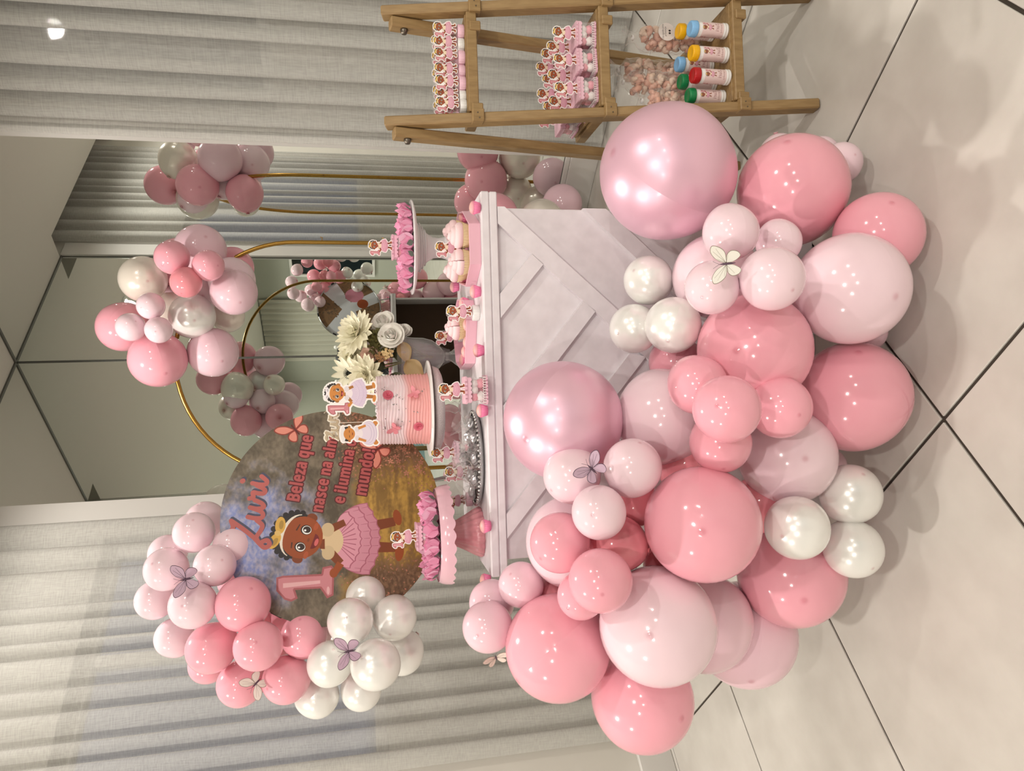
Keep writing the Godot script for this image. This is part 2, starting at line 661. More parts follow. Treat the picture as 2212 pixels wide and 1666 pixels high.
func make_materials():
	# balloons: thin rubber, a little light comes through
	var bl = {"P": [Color(0.945, 0.665, 0.72), 0.12], "D": [Color(0.94, 0.59, 0.63), 0.12], "W": [Color(0.945, 0.835, 0.87), 0.13], "L": [Color(0.93, 0.785, 0.83), 0.13], "C": [Color(0.94, 0.905, 0.86), 0.24], "PW": [Color(0.95, 0.945, 0.93), 0.26], "PP": [Color(0.91, 0.735, 0.805), 0.38]}
	for k in bl:
		var m = mat("balloon_" + k, bl[k][0], bl[k][1])
		m.vertex_color_use_as_albedo = true
		m.metallic_specular = 0.5
		m.backlight_enabled = true
		m.backlight = bl[k][0] * 0.22
		if k in ["PW", "PP", "C"]:
			m.metallic = 0.22
			m.backlight = bl[k][0] * 0.12
			m.clearcoat_enabled = true
			m.clearcoat = 0.22
			m.clearcoat_roughness = 0.12
			if k == "PP":
				m.metallic = 0.4
	# room
	var w = mat("wall_paint", Color(0.80, 0.785, 0.75), 0.75)
	w.uv1_triplanar = true
	mat("green_wall", Color(0.66, 0.665, 0.62), 0.75)
	mat("teal_wall", Color(0.50, 0.60, 0.62), 0.6)
	mat("ceiling_paint", Color(0.83, 0.815, 0.78), 0.8)
	mat("trim_white", Color(0.82, 0.81, 0.79), 0.45)
	var fl = mat("floor_tile", Color.WHITE, 0.34)
	fl.albedo_texture = noise_tex(0.012, Color(0.785, 0.765, 0.735), Color(0.84, 0.825, 0.795), 512, 4, 5)
	fl.uv1_triplanar = true
	fl.uv1_world_triplanar = true
	fl.uv1_scale = Vector3(0.9, 0.9, 0.9)
	mat("grout", Color(0.24, 0.21, 0.18), 0.9)
	mat("mirror_silver", Color(0.925, 0.94, 0.925), 0.0, 1.0)
	mat("mirror_edge", Color(0.36, 0.36, 0.34), 0.4, 0.2)
	mat("dark_glass", Color(0.02, 0.025, 0.03), 0.06)
	clear("window_glass", Color(0.95, 0.97, 1.0), 0.06)
	mat("night_wall", Color(0.16, 0.15, 0.13), 0.9)
	# sheer woven curtain
	var cu = mat("curtain_cloth", Color(0.805, 0.80, 0.785, 0.66), 0.9)
	cu.transparency = BaseMaterial3D.TRANSPARENCY_ALPHA
	cu.albedo_texture = weave()
	cu.uv1_scale = Vector3(9, 7, 1)
	cu.backlight_enabled = true
	cu.backlight = Color(0.30, 0.30, 0.29)
	# table, ladder, metal
	var tp = mat("white_board", Color.WHITE, 0.42)
	tp.albedo_texture = noise_tex(0.03, Color(0.86, 0.835, 0.85), Color(0.90, 0.875, 0.89), 256, 7, 3)
	tp.uv1_triplanar = true
	tp.uv1_scale = Vector3(3, 3, 3)
	mat("raw_board", Color(0.30, 0.21, 0.16), 0.8)
	mat("joint_line", Color(0.55, 0.53, 0.53), 0.8)
	var wd = mat("ladder_wood", Color.WHITE, 0.5)
	wd.albedo_texture = noise_tex(0.035, Color(0.53, 0.42, 0.265), Color(0.63, 0.52, 0.35), 256, 11, 4)
	wd.uv1_triplanar = true
	wd.uv1_scale = Vector3(9, 1.6, 9)
	mat("gold_metal", Color(0.70, 0.54, 0.27), 0.26, 1.0)
	mat("steel", Color(0.72, 0.72, 0.72), 0.22, 1.0)
	mat("screw", Color(0.45, 0.42, 0.38), 0.35, 0.9)
	mat("lamp_rim", Color(0.9, 0.9, 0.88), 0.4)
	# sweets and papers
	mat("pink_tray", Color(0.91, 0.71, 0.77), 0.3)
	mat("pink_cup", Color(0.93, 0.50, 0.67), 0.45)
	mat("pink_paper", Color(0.94, 0.64, 0.77), 0.7)
	mat("pink_paper_pale", Color(0.94, 0.73, 0.83), 0.7)
	for k in ["pink_paper", "pink_paper_pale"]:
		M[k].backlight_enabled = true
		M[k].backlight = Color(0.35, 0.2, 0.27)
	mat("leaf_grey", Color(0.42, 0.45, 0.41), 0.7)
	var gd = mat("mini_cake_top", Color.WHITE, 0.5)
	gd.vertex_color_use_as_albedo = true
	mat("marshmallow", Color(0.94, 0.82, 0.83), 0.65)
	mat("white_sweet", Color(0.93, 0.90, 0.89), 0.6)
	mat("pink_sweet", Color(0.94, 0.62, 0.68), 0.6)
	mat("paper_case", Color(0.83, 0.73, 0.57), 0.7)
	mat("white_plastic", Color(0.91, 0.90, 0.89), 0.28)
	mat("porcelain", Color(0.91, 0.89, 0.90), 0.18)
	mat("pink_lid", Color(0.91, 0.74, 0.80), 0.4)
	mat("red_sweet", Color(0.80, 0.18, 0.13), 0.3)
	clear("clear_plastic", Color(0.97, 0.96, 0.97), 0.10)
	clear("film", Color(0.96, 0.95, 0.95), 0.07, 0.05)
	clear("vase_glass", Color(0.92, 0.93, 0.93), 0.10)
	clear("pink_glass", Color(0.95, 0.62, 0.66), 0.62, 0.10)
	clear("tulle", Color(0.70, 0.67, 0.68), 0.16, 0.6)
	mat("pink_plate", Color(0.89, 0.72, 0.77), 0.14)
	mat("shell_sweet", Color(0.88, 0.68, 0.60), 0.45)
	mat("shell_sweet_pale", Color(0.90, 0.79, 0.71), 0.45)
	mat("silver_foil", Color(0.66, 0.65, 0.66), 0.3, 0.75)
	mat("brown_dark", Color(0.19, 0.11, 0.08), 0.5)
	var fr = mat("frosting", Color.WHITE, 0.5)
	fr.vertex_color_use_as_albedo = true
	fr.subsurf_scatter_enabled = true
	fr.subsurf_scatter_strength = 0.08
	mat("cake_butterfly", Color(0.92, 0.58, 0.62), 0.45)
	mat("cake_rose", Color(0.86, 0.42, 0.50), 0.5)
	mat("petal_white", Color(0.92, 0.90, 0.80), 0.6)
	mat("petal_cream", Color(0.97, 0.96, 0.93), 0.6)
	mat("petal_blush", Color(0.90, 0.77, 0.70), 0.6)
	for k in ["petal_white", "petal_cream", "petal_blush"]:
		M[k].backlight_enabled = true
		M[k].backlight = M[k].albedo_color * 0.3
	mat("flower_heart", Color(0.10, 0.11, 0.06), 0.8)
	mat("leaf_olive", Color(0.47, 0.45, 0.26), 0.65)
	mat("leaf_dark", Color(0.28, 0.29, 0.18), 0.65)
	mat("leaf_tan", Color(0.62, 0.52, 0.36), 0.6)
	mat("pod_tan", Color(0.86, 0.75, 0.55), 0.6)
	mat("pod_brown", Color(0.62, 0.46, 0.30), 0.7)
	mat("topper_wood", Color(0.94, 0.91, 0.85), 0.5)
	mat("topper_line", Color(0.74, 0.67, 0.56), 0.5)
	mat("white_card", Color(0.95, 0.94, 0.93), 0.55)
	mat("cap_yellow", Color(0.93, 0.70, 0.03), 0.35)
	mat("cap_blue", Color(0.52, 0.73, 0.91), 0.35)
	mat("cap_red", Color(0.70, 0.06, 0.09), 0.35)
	mat("cap_green", Color(0.02, 0.50, 0.28), 0.35)
	mat("clip_black", Color(0.05, 0.05, 0.05), 0.5)
	mat("disc_back", Color(0.82, 0.83, 0.86), 0.6)
	mat("butterfly_lilac", Color(0.80, 0.69, 0.77), 0.6)
	mat("butterfly_cream", Color(0.94, 0.925, 0.89), 0.6)
	mat("butterfly_edge", Color(0.36, 0.27, 0.34), 0.6)
	mat("butterfly_edge_cream", Color(0.60, 0.55, 0.50), 0.6)
	mat("butterfly_white", Color(0.90, 0.84, 0.80), 0.6)
	mat("hair_black", Color(0.03, 0.028, 0.03), 0.7)
	mat("skin_brown", Color(0.42, 0.26, 0.18), 0.55)
	mat("shirt_dark", Color(0.05, 0.05, 0.07), 0.8)
	var em = mat("lamp_glow", Color(1, 1, 1), 0.5)
	em.emission_enabled = true
	em.emission = Color(1.0, 0.97, 0.94)
	em.emission_energy_multiplier = 14.0

func weave():
	var im = Image.create(256, 256, false, Image.FORMAT_RGBA8)
	var n = FastNoiseLite.new()
	n.seed = 5
	n.frequency = 0.05
	for y in 256:
		for x in 256:
			var t = n.get_noise_2d(x * 0.35, y * 6.0) * 0.5 + n.get_noise_2d(x * 6.0 + 900.0, y * 0.35) * 0.5
			var v = clampf(0.95 + t * 0.13, 0.0, 1.0)
			im.set_pixel(x, y, Color(v, v, v * 0.99, clampf(1.0 + t * 0.10, 0.0, 1.0)))
	return ImageTexture.create_from_image(im)

# ---- shared shapes ----
var S = {}
var GIRL = {}
func make_shapes():
	seed(11)
	# balloon, crown at +y, neck at -y
	var p = []
	var cols = []
	for i in 29:
		var a = PI * i / 28.0
		var low = maxf(0.0, cos(a))
		p.append(Vector2(sin(a) * (1.0 - 0.05 * low) + (0.03 if i == 0 else 0.0), -cos(a) * (1.0 + 0.07 * low * low)))
		var k = clampf((p[i].x - 0.02) / 0.09, 0.0, 1.0)
		var d = lerpf(0.70, 1.0, k) if i > 14 else lerpf(0.75, 1.0, clampf(p[i].x / 0.35, 0.0, 1.0))
		cols.append(Color(d, d * d, d * d) if d < 1.0 else Color.WHITE)
	# a finer crown so that the dark spot is round
	var p2 = []
	var c2 = []
	for i in 27:
		p2.append(p[i])
		c2.append(cols[i])
	for r in [0.11, 0.075, 0.05, 0.03, 0.015, 0.0]:
		p2.append(Vector2(r, sqrt(1.0 - r * r) + (0.006 if r < 0.04 else 0.0)))
		var k = smoothstep(0.015, 0.10, r)
		c2.append(Color(lerpf(0.86, 1.0, k), lerpf(0.72, 1.0, k), lerpf(0.74, 1.0, k)))
	S.balloon = lathem(p2, 44, 0.0, 0, c2)
	var ck = []
	for i in 7:
		ck.append(Color(0.7, 0.5, 0.5))
	S.knot = lathem(prof([0.0, -0.05, 0.10, -0.05, 0.11, -0.03, 0.05, 0.02, 0.045, 0.05, 0.075, 0.09, 0.0, 0.11]), 14, 0.0, 0, ck)
	# girl print and card outlines
	var skin = Color(0.60, 0.31, 0.15)
	var gs = girl_shapes(0.18, Color(0.90, 0.70, 0.76), Color(0.74, 0.48, 0.56), Color(0.93, 0.85, 0.74), skin, Color(0.89, 0.74, 0.38))
	GIRL.shapes = gs
	GIRL.print = sprite(gs)
	GIRL.card = card_mesh(outline_of(gs, 0.035))
	var cake_skin = Color(0.80, 0.52, 0.24)
	var gc = girl_shapes(0.10, Color(0.87, 0.80, 0.87), Color(0.80, 0.72, 0.82), Color(0.93, 0.89, 0.90), cake_skin, Color(0.93, 0.90, 0.92))
	GIRL.cake_print = sprite(gc)
	GIRL.cake_card = card_mesh(outline_of(gc, 0.035))
	var ss = sitting_shapes(Color(0.88, 0.83, 0.88), Color(0.80, 0.74, 0.82), Color(0.92, 0.88, 0.89), cake_skin)
	GIRL.sit_print = sprite(ss)
	GIRL.sit_card = card_mesh(outline_of(ss, 0.04))
	for k in ["print", "cake_print", "sit_print"]:
		var m = mat("card_" + k, Color.WHITE, 0.5)
		m.albedo_texture = GIRL[k]
const GR = Rect2(-0.46, -0.14, 0.92, 1.18)
func sprite(shapes):
	var cv = Cv.new(736, 944, Color(0.95, 0.93, 0.92))
	var xf = Transform2D(0, Vector2(800, 800), 0, -GR.position * 800)
	for s in shapes:
		cv.poly(xf * s[0], s[1])
	return cv.tex()
func card_mesh(o):
	var b = Mb.new(false)
	b.prism(flipped(o), -0.008, 0.008, Transform3D(), Rect2(GR.position.x, 1.0 - GR.end.y, GR.size.x, GR.size.y))
	return b.done()

# ---- the room ----
const RX = 7.3
const RZ = 6.93
func slab(called, m, x0, x1, y0, y1, z0, z1, bev = 0.0):
	return struct(called, boxm(Vector3(x1 - x0, y1 - y0, z1 - z0), bev), m, T(Vector3(x0 + x1, y0 + y1, z0 + z1) * 0.5))
func sub(called, m, parent, x0, x1, y0, y1, z0, z1, bev = 0.0):
	var o = parent.transform.affine_inverse()
	return part(called, boxm(Vector3(x1 - x0, y1 - y0, z1 - z0), bev), m, parent, o * T(Vector3(x0 + x1, y0 + y1, z0 + z1) * 0.5))

func build_room():
	# floor: a bed of dark joints with every tile laid on it
	var fl = slab("floor", M.grout, -0.2, RX + 0.2, -0.12, -0.004, -0.2, RZ + 0.2)
	var tx = 0.5917
	var tz = 0.6041
	var x0 = 0.6245
	var z0 = 0.2706
	var g = 0.0036
	var tiles = {}
	for i in range(-2, 13):
		for j in range(-1, 13):
			var xa = maxf(x0 + i * tx + g, -0.05)
			var xb = minf(x0 + (i + 1) * tx - g, RX + 0.05)
			var za = maxf(z0 + j * tz + g, -0.05)
			var zb = minf(z0 + (j + 1) * tz - g, RZ + 0.05)
			if xb - xa < 0.02 or zb - za < 0.02:
				continue
			var key = "%.3f %.3f" % [xb - xa, zb - za]
			if not tiles.has(key):
				tiles[key] = boxm(Vector3(xb - xa, 0.012, zb - za), 0.0012)
			part("tile", tiles[key], M.floor_tile, fl, fl.transform.affine_inverse() * T(Vector3((xa + xb) / 2, -0.006, (za + zb) / 2)))
	# ceiling, with a slot along each curtained wall for the curtain tracks
	var ce = slab("ceiling", M.ceiling_paint, 0.15, RX + 0.2, CEIL, CEIL + 0.12, 0.15, RZ + 0.2)
	sub("panel", M.ceiling_paint, ce, -0.2, 0.15, CEIL, CEIL + 0.12, -0.2, 0.84)
	sub("panel", M.ceiling_paint, ce, 0.15, 1.19, CEIL, CEIL + 0.12, -0.2, 0.15)
	sub("panel", M.ceiling_paint, ce, -0.2, 0.15, CEIL, CEIL + 0.12, 2.2, RZ + 0.2)
	sub("panel", M.ceiling_paint, ce, 3.2, RX + 0.2, CEIL, CEIL + 0.12, -0.2, 0.15)
	sub("panel", M.ceiling_paint, ce, -0.2, 0.2, CEIL + 0.12, CEIL + 0.2, 0.7, 2.3)
	sub("panel", M.ceiling_paint, ce, 1.1, 3.3, CEIL + 0.12, CEIL + 0.2, -0.2, 0.2)
	# the wall with the ladder shelf (along x): mirror, narrow strip, curtained window
	var b = -0.006
	var wr = slab("wall_right", M.wall_paint, -0.15, 1.33, -0.05, 2.9, -0.15, b)
	sub("panel", M.wall_paint, wr, 1.33, 2.95, -0.05, 1.35, -0.15, b)
	sub("panel", M.wall_paint, wr, 1.33, 2.95, 2.45, 2.9, -0.15, b)
	sub("panel", M.wall_paint, wr, 2.95, RX + 0.15, -0.05, 2.9, -0.15, b)
	var wl = slab("wall_left", M.wall_paint, -0.15, b, -0.05, 2.9, b, 1.03)
	sub("panel", M.wall_paint, wl, -0.15, b, -0.05, 1.0, 1.03, 2.0)
	sub("panel", M.wall_paint, wl, -0.15, b, 2.095, 2.9, 1.03, 2.0)
	sub("panel", M.wall_paint, wl, -0.15, b, -0.05, 2.9, 2.0, RZ + 0.15)
	# windows behind the curtains
	window("window_1", Vector3(-0.1, 1.5475, 1.515), PI / 2, 0.97, 1.095, M.window_glass)
	window("window_2", Vector3(2.14, 1.90, -0.1), 0.0, 1.62, 1.10, M.window_glass)
	slab("wall_outside", M.night_wall, 0.9, 3.6, -0.1, 3.2, -1.3, -1.2)
	slab("trim_outside", M.night_wall, 0.9, 3.6, 3.1, 3.2, -1.2, -0.15)
	slab("trim_outside", M.night_wall, 0.8, 0.9, -0.1, 3.2, -1.3, -0.15)
	slab("trim_outside", M.night_wall, 3.6, 3.7, -0.1, 3.2, -1.3, -0.15)
	slab("trim_outside", M.night_wall, 0.9, 3.6, -0.1, 0.0, -1.2, -0.15)
	# strips beside the mirrors
	slab("trim_1", M.trim_white, 1.1905, 1.237, 0.15, CEIL, b, 0.014, 0.002)
	slab("trim_2", M.trim_white, b, 0.014, 0.12, CEIL, 0.856, 0.968, 0.002)
	# baseboards
	slab("baseboard_right", M.trim_white, 0.0, 3.2, 0.0, 0.128, b, 0.013, 0.003)
	slab("trim_3", M.trim_white, 0.0, 1.237, 0.128, 0.151, b, 0.009, 0.003)
	slab("baseboard_left", M.trim_white, b, 0.013, 0.0, 0.128, 0.013, RZ, 0.003)
	slab("trim_4", M.trim_white, b, 0.009, 0.128, 0.151, 0.013, 0.968, 0.003)
	# mirrors
	mirror("tall mirror sheet on the ladder shelf's wall, reflecting curtains and balloons", false, 1.1895)
	mirror("tall mirror sheet on the wall behind the round picture panel", true, 0.855)
	# curtains
	curtain("pale linen sheer curtain hanging behind the wooden ladder shelf", false, 1.238, 3.05, 0.03, 4)
	curtain("pale linen sheer curtain hanging behind the balloons of the round panel", true, 0.97, 2.06, 0.10, 9)

func mirror(label, on_left, wide):
	# local x runs along the wall, local z into the room
	var sg = -1.0 if on_left else 1.0
	var xf = T(Vector3(), yaw(PI / 2) if on_left else Basis())
	var o = thing("mirror", label, "mirror", xf)
	var y0 = 0.153
	var y1 = CEIL - 0.009
	part("glass", boxm(Vector3(wide - 0.004, y1 - y0, 0.005), 0.0, Vector3(sg * wide / 2, (y0 + y1) / 2, -0.0025)), M.mirror_silver, o)
	part("edge", boxm(Vector3(wide, 0.009, 0.010), 0.001, Vector3(sg * wide / 2, y1 + 0.0045, 0.002)), M.mirror_edge, o)
	part("edge", boxm(Vector3(0.004, y1 - y0, 0.006), 0.0, Vector3(sg * (wide - 0.001), (y0 + y1) / 2, -0.001)), M.mirror_edge, o)
	part("edge", boxm(Vector3(wide, 0.003, 0.006), 0.0, Vector3(sg * wide / 2, y0 - 0.001, -0.001)), M.mirror_edge, o)
	if not on_left:
		part("corner_seam", boxm(Vector3(0.004, y1 - y0, 0.004), 0.0, Vector3(0.002, (y0 + y1) / 2, 0.002)), M.mirror_edge, o)

func window(called, c, turn, w, h, glass):
	var o = Node3D.new()
	o.name = called
	add_child(o)
	o.transform = T(c, yaw(turn))
	o.set_meta("kind", "structure")
	var f = 0.045
	for s in [-1, 1]:
		part("frame", boxm(Vector3(f, h, 0.06), 0.004, Vector3(s * (w - f) / 2, 0, 0)), M.trim_white, o)
		part("frame", boxm(Vector3(w - 2 * f, f, 0.06), 0.004, Vector3(0, s * (h - f) / 2, 0)), M.trim_white, o)
	part("mullion", boxm(Vector3(f, h - 2 * f, 0.05), 0.004), M.trim_white, o)
	for s in [-1, 1]:
		part("pane", boxm(Vector3((w - 3 * f) / 2, h - 2 * f, 0.006), 0.0, Vector3(s * (w / 4 - f / 4), 0, 0)), glass, o)

# folds lap one over the next: the cloth comes forward slowly, then turns back under itself
func curtain(label, on_left, a, b, foot, folds):
	var sg = -1.0 if on_left else 1.0
	var xf = T(Vector3(), yaw(PI / 2) if on_left else Basis())
	var o = thing("curtain", label, "curtain", xf)
	var edges = [1.238, 1.300, 1.396, 1.493, 1.618, 1.697, 1.80, 1.90, 2.01, 2.12, 2.24, 2.36, 2.48, 2.62, 2.76, 2.90, 3.05]
	if on_left:
		edges = [0.97, 1.085, 1.186, 1.335, 1.398, 1.482, 1.537, 1.649, 1.735, 1.835, 1.90, 1.985, 2.06]
	var line = []
	var rng = RandomNumberGenerator.new()
	rng.seed = 8 if on_left else 3
	for i in edges.size() - 1:
		var x0 = edges[i]
		var w = edges[i + 1] - x0
		var fr = (0.056 if on_left else 0.066) * rng.randf_range(0.75, 1.0)
		var lap = minf(w * 0.3, 0.028) if i < edges.size() - 2 else 0.0
		if on_left:
			for q in [[0.0, 0.12], [0.05, 0.55], [0.14, 0.92], [0.30, 1.0], [0.52, 0.84], [0.76, 0.46], [0.93, 0.10]]:
				line.append(Vector2(x0 + q[0] * w, 0.018 + fr * q[1]))
			continue
		for q in [[0.03, 0.97], [0.16, 1.0], [0.38, 0.86], [0.60, 0.58], [0.82, 0.30], [0.97, 0.14]]:
			line.append(Vector2(x0 + q[0] * w, 0.018 + fr * q[1]))
		line.append(Vector2(x0 + w + lap * 0.8, 0.018 + fr * 0.06))
		line.append(Vector2(x0 + w + lap, 0.018 + fr * 0.22))
		line.append(Vector2(x0 + w + lap * 0.5, 0.018 + fr * 0.45))
		line.append(Vector2(x0 + w - 0.002, 0.018 + fr * 0.78))
	line = bez(line, 3)
	var rows = []
	for k in 7:
		var t = k / 6.0
		var y = lerpf(foot, CEIL + 0.11, t)
		var row = []
		for i in line.size():
			var p = line[i]
			var sway = 0.008 * sin(p.x * 23.0 + t * 2.2) * (1.0 - t)
			row.append(Vector3(sg * (p.x + sway), y, p.y * (1.0 - 0.10 * t)))
		rows.append(row)
	var mb = Mb.new()
	mb.sheet(rows, Vector3(0, 0, 1))
	# cloth faces turn about, so the winding follows the sheet and not one direction
	part("cloth", mb.done(), M.curtain_cloth, o)
	part("track", boxm(Vector3(b - a, 0.02, 0.03), 0.002, Vector3(sg * (a + b) / 2, CEIL + 0.105, 0.05)), M.trim_white, o)

# ---- ceiling lamps, a grid of three by three ----
func build_lamps():
	var n = 0
	var words = {"0 0": "above the party table near the mirrored corner", "0 1": "by the curtained wall, second from the corner", "0 2": "by the curtained wall, farthest from the corner", "1 0": "by the ladder shelf wall in the middle row", "1 1": "at the centre of the ceiling", "1 2": "in the middle row by the far wall", "2 0": "by the ladder shelf wall, far row", "2 1": "far row, halfway along the side wall", "2 2": "in the corner farthest from the mirrors"}
	for i in 3:
		for j in 3:
			var p = Vector3([0.92, 3.72, 6.3][i], CEIL, [1.5, 3.35, 5.3][j])
			var o = thing("ceiling_lamp", "round white ceiling spotlight " + words["%d %d" % [i, j]], "lamp", T(p), "ceiling spotlights")
			part("rim", lathem(prof([0.062, -0.012, 0.075, -0.014, 0.08, -0.006, 0.08, 0.002, 0.0, 0.002]), 28), M.lamp_rim, o)
			part("bulb", lathem(prof([0.0, -0.008, 0.058, -0.008, 0.06, -0.002, 0.0, -0.001]), 24), M.lamp_glow, o)
			var l = SpotLight3D.new()
			l.name = "lamp_light"
			l.light_color = Color(1.0, 0.972, 0.938)
			l.light_energy = LAMP_E * [[0.85, 1.1, 1.05], [0.80, 1.12, 1.12], [0.9, 1.1, 1.1]][i][j]
			l.light_size = 0.05
			l.spot_range = 14.0
			l.spot_attenuation = 2.0
			l.spot_angle = 87.0
			l.spot_angle_attenuation = 0.4
			l.shadow_enabled = true
			o.add_child(l)
			l.position = Vector3(0, -0.03, 0)
			l.rotation.x = -PI / 2

# ---- party table: origin at the foot of its front corner near the ladder, x along the front, z to the back ----
const TW = 0.824
const TD = 0.405
const TH = 0.80
var tab = Transform3D()
func build_table():
	var r = on_plane(1037, 412, Vector3(0, TH, 0), Vector3.UP)
	var l = on_plane(1062, 1252, Vector3(0, TH, 0), Vector3.UP)
	var ex = (l - r)
	ex.y = 0
	ex = ex.normalized()
	tab = Transform3D(Basis(ex, Vector3.UP, ex.cross(Vector3.UP)), Vector3(r.x, 0, r.z))
	var o = thing("party_table", "white painted party table with raised diagonal battens on its front panel", "table", tab)
	var th = 0.036
	var b = Mb.new(false)
	b.box(Vector3(TW / 2, TH - th * 0.27, TD / 2), Vector3(TW, th * 0.54, TD), 0.003)
	part("top_board", b.done(), M.white_board, o)
	part("top_apron", boxm(Vector3(TW - 0.001, th * 0.455, TD - 0.002), 0.002, Vector3(TW / 2, TH - th * 0.775, TD / 2)), M.white_board, o)
	# front panel, set back under the top
	var inset = 0.032
	var pz = 0.016
	var px = inset
	part("front_panel", boxm(Vector3(TW - 2 * inset, TH - th, 0.012), 0.0015, Vector3(TW / 2, (TH - th) / 2, pz + 0.006)), M.white_board, o)
	part("panel_back", boxm(Vector3(TW - 2 * inset - 0.002, TH - th, 0.004), 0.0, Vector3(TW / 2, (TH - th) / 2, pz + 0.0142)), M.raw_board, o)
	for s in [0, 1]:
		var xx = inset + 0.008 if s == 0 else TW - inset - 0.008
		part("side_panel", boxm(Vector3(0.014, TH - th, TD - 0.06), 0.0015, Vector3(xx, (TH - th) / 2, pz + 0.016 + (TD - 0.06) / 2)), M.white_board, o)
	part("underside", boxm(Vector3(TW - 0.08, 0.004, TD - 0.05), 0.0, Vector3(TW / 2, TH - th - 0.002, TD / 2 + 0.01)), M.raw_board, o)
	# battens, given by their corners as seen on the panel
	var inv = tab.affine_inverse()
	var pn = tab.basis.z
	var po = tab * Vector3(0, 0, pz)
	var P = func(x, y):
		var q = inv * on_plane(x, y, po, pn)
		return Vector2(q.x, q.y)
	var clip = rect(inset, 0.001, TW - inset, TH - th - 0.001)
	var bars = [
		[1089.7, 452, 1332.7, 673, 1316, 706.5, 1074.5, 487, -0.10, 1.6],
		[1296.7, 447, 1399, 543.6, 1368.6, 558.8, 1248.5, 447, -0.15, 2.5],
		[1146.3, 550.5, 1171, 572.6, 1081.4, 685.8, 1078.7, 634.7, 0.0, 0.25],
		[1256.7, 652.6, 1283, 673.3, 1203, 778, 1160, 778, 0.0, 1.2],
		[1356, 764, 1390.6, 771, 1180, 1050, 1150.6, 1029, 0.0, 0.6]]
	for q in bars:
		var a = P.call(q[0], q[1])
		var bb = P.call(q[2], q[3])
		var c = P.call(q[4], q[5])
		var d = P.call(q[6], q[7])
		var poly
		if q == bars[0] or q == bars[1]:
			# long rails: direction a->b and d->c
			var d1 = (bb - a) + (c - d)
			d1 = d1.normalized()
			poly = PackedVector2Array([a - d1 * 0.3, a + d1 * 1.6, d + d1 * 1.6, d - d1 * 0.3])
		else:
			var d1 = ((d - a) + (c - bb)).normalized()
			poly = PackedVector2Array([a, bb, bb + d1 * 1.2, a + d1 * 1.2])
		var cut = Geometry2D.intersect_polygons(poly, clip)
		for cp in cut:
			var m = Mb.new(false)
			m.prism(cp, pz - 0.014, pz - 0.0002)
			part("batten", m.done(), M.white_board, o)
# a spot on the table top under a pixel
func on_table(px, py, h = 0.0):
	return on_y(px, py, TH + h)
func tabp(x, z, h = 0.0):
	return tab * Vector3(x, TH + h, z)

# ---- gold hoop arch ----
var arch_l = Vector3(0.252, 0, 0.957)
var arch_r = Vector3(0.903, 0, 0.262)
func build_arch():
	var m = (arch_l + arch_r) * 0.5
	var e = (arch_r - arch_l).normalized()
	var rad = arch_l.distance_to(arch_r) / 2
	var hs = 1.30
	var o = thing("hoop_arch", "slim gold metal hoop arch standing behind the party table", "arch", T(m, Basis(e, Vector3.UP, e.cross(Vector3.UP))))
	var pts = []
	for i in 8:
		pts.append(Vector3(-rad, hs * i / 8.0 + 0.01, 0))
	for i in 37:
		var a = PI - PI * i / 36.0
		pts.append(Vector3(rad * cos(a), hs + rad * sin(a), 0))
	for i in 8:
		pts.append(Vector3(rad, hs * (7 - i) / 8.0 + 0.01, 0))
	part("hoop", tubem(pts, 0.0085, 12), M.gold_metal, o)
	for s in [-1, 1]:
		part("foot", boxm(Vector3(0.03, 0.012, 0.30), 0.003, Vector3(s * rad, 0.006, 0)), M.gold_metal, o)
	for y in [0.95, 1.2]:
		part("hook", tubem([Vector3(rad + 0.006, y, 0), Vector3(rad + 0.02, y - 0.003, 0), Vector3(rad + 0.022, y + 0.006, 0)], 0.002, 6), M.gold_metal, o)

# ---- round picture panel on its ring stand ----
var disc = Transform3D()
const DR = 0.2555
func build_disc():
	var c = at(720, 1112, 1.72)
	var toc = eye - c
	var n = Vector3(toc.x, 0, toc.z).normalized().rotated(Vector3.UP, 0.10)
	disc = T(c, facing(n))
	var o = thing("picture_panel", "round printed picture panel of a smiling girl, behind the pink cake stand", "panel", disc)
	var face = mat("panel_print", Color.WHITE, 0.42)
	face.albedo_texture = disc_print()
	var back = mat("panel_back_print", Color.WHITE, 0.6)
	back.albedo_texture = disc_back_print()
	var b = Mb.new()
	var poly = ell(Vector2(), DR, DR, 0, 96)
	b.prism(poly, -0.004, 0.004, Transform3D(), Rect2(-DR, -DR, DR * 2, DR * 2))
	part("print", b.done(), face, o)
	b = Mb.new()
	b.prism(ell(Vector2(), DR - 0.004, DR - 0.004, 0, 72), -0.007, -0.0045, Transform3D(), Rect2(-DR, -DR, DR * 2, DR * 2))
	part("back", b.done(), back, o)
	var ring = []
	for i in 60:
		ring.append(Vector3(cos(TAU * i / 60), sin(TAU * i / 60), 0) * (DR - 0.006) + Vector3(0, 0, -0.013))
	b = Mb.new()
	b.tube(ring, 0.005, 8, true)
	part("ring", b.done(), M.steel, o)
	for a in [0.5, 1.35, 2.6, 3.6]:
		part("clip", boxm(Vector3(0.012, 0.03, 0.014), 0.002), M.clip_black, o, T(Vector3(cos(a), sin(a), 0) * (DR - 0.004) + Vector3(0, 0, -0.012), Basis(Vector3(0, 0, 1), a)))
	var drop = TH - c.y
	for s in [-1, 1]:
		part("leg", tubem([Vector3(s * 0.07, -DR + 0.012, -0.013), Vector3(s * 0.085, drop + 0.006, -0.013)], 0.005, 8), M.steel, o)
		part("foot", boxm(Vector3(0.014, 0.008, 0.11), 0.002, Vector3(s * 0.085, drop + 0.004, -0.013)), M.steel, o)

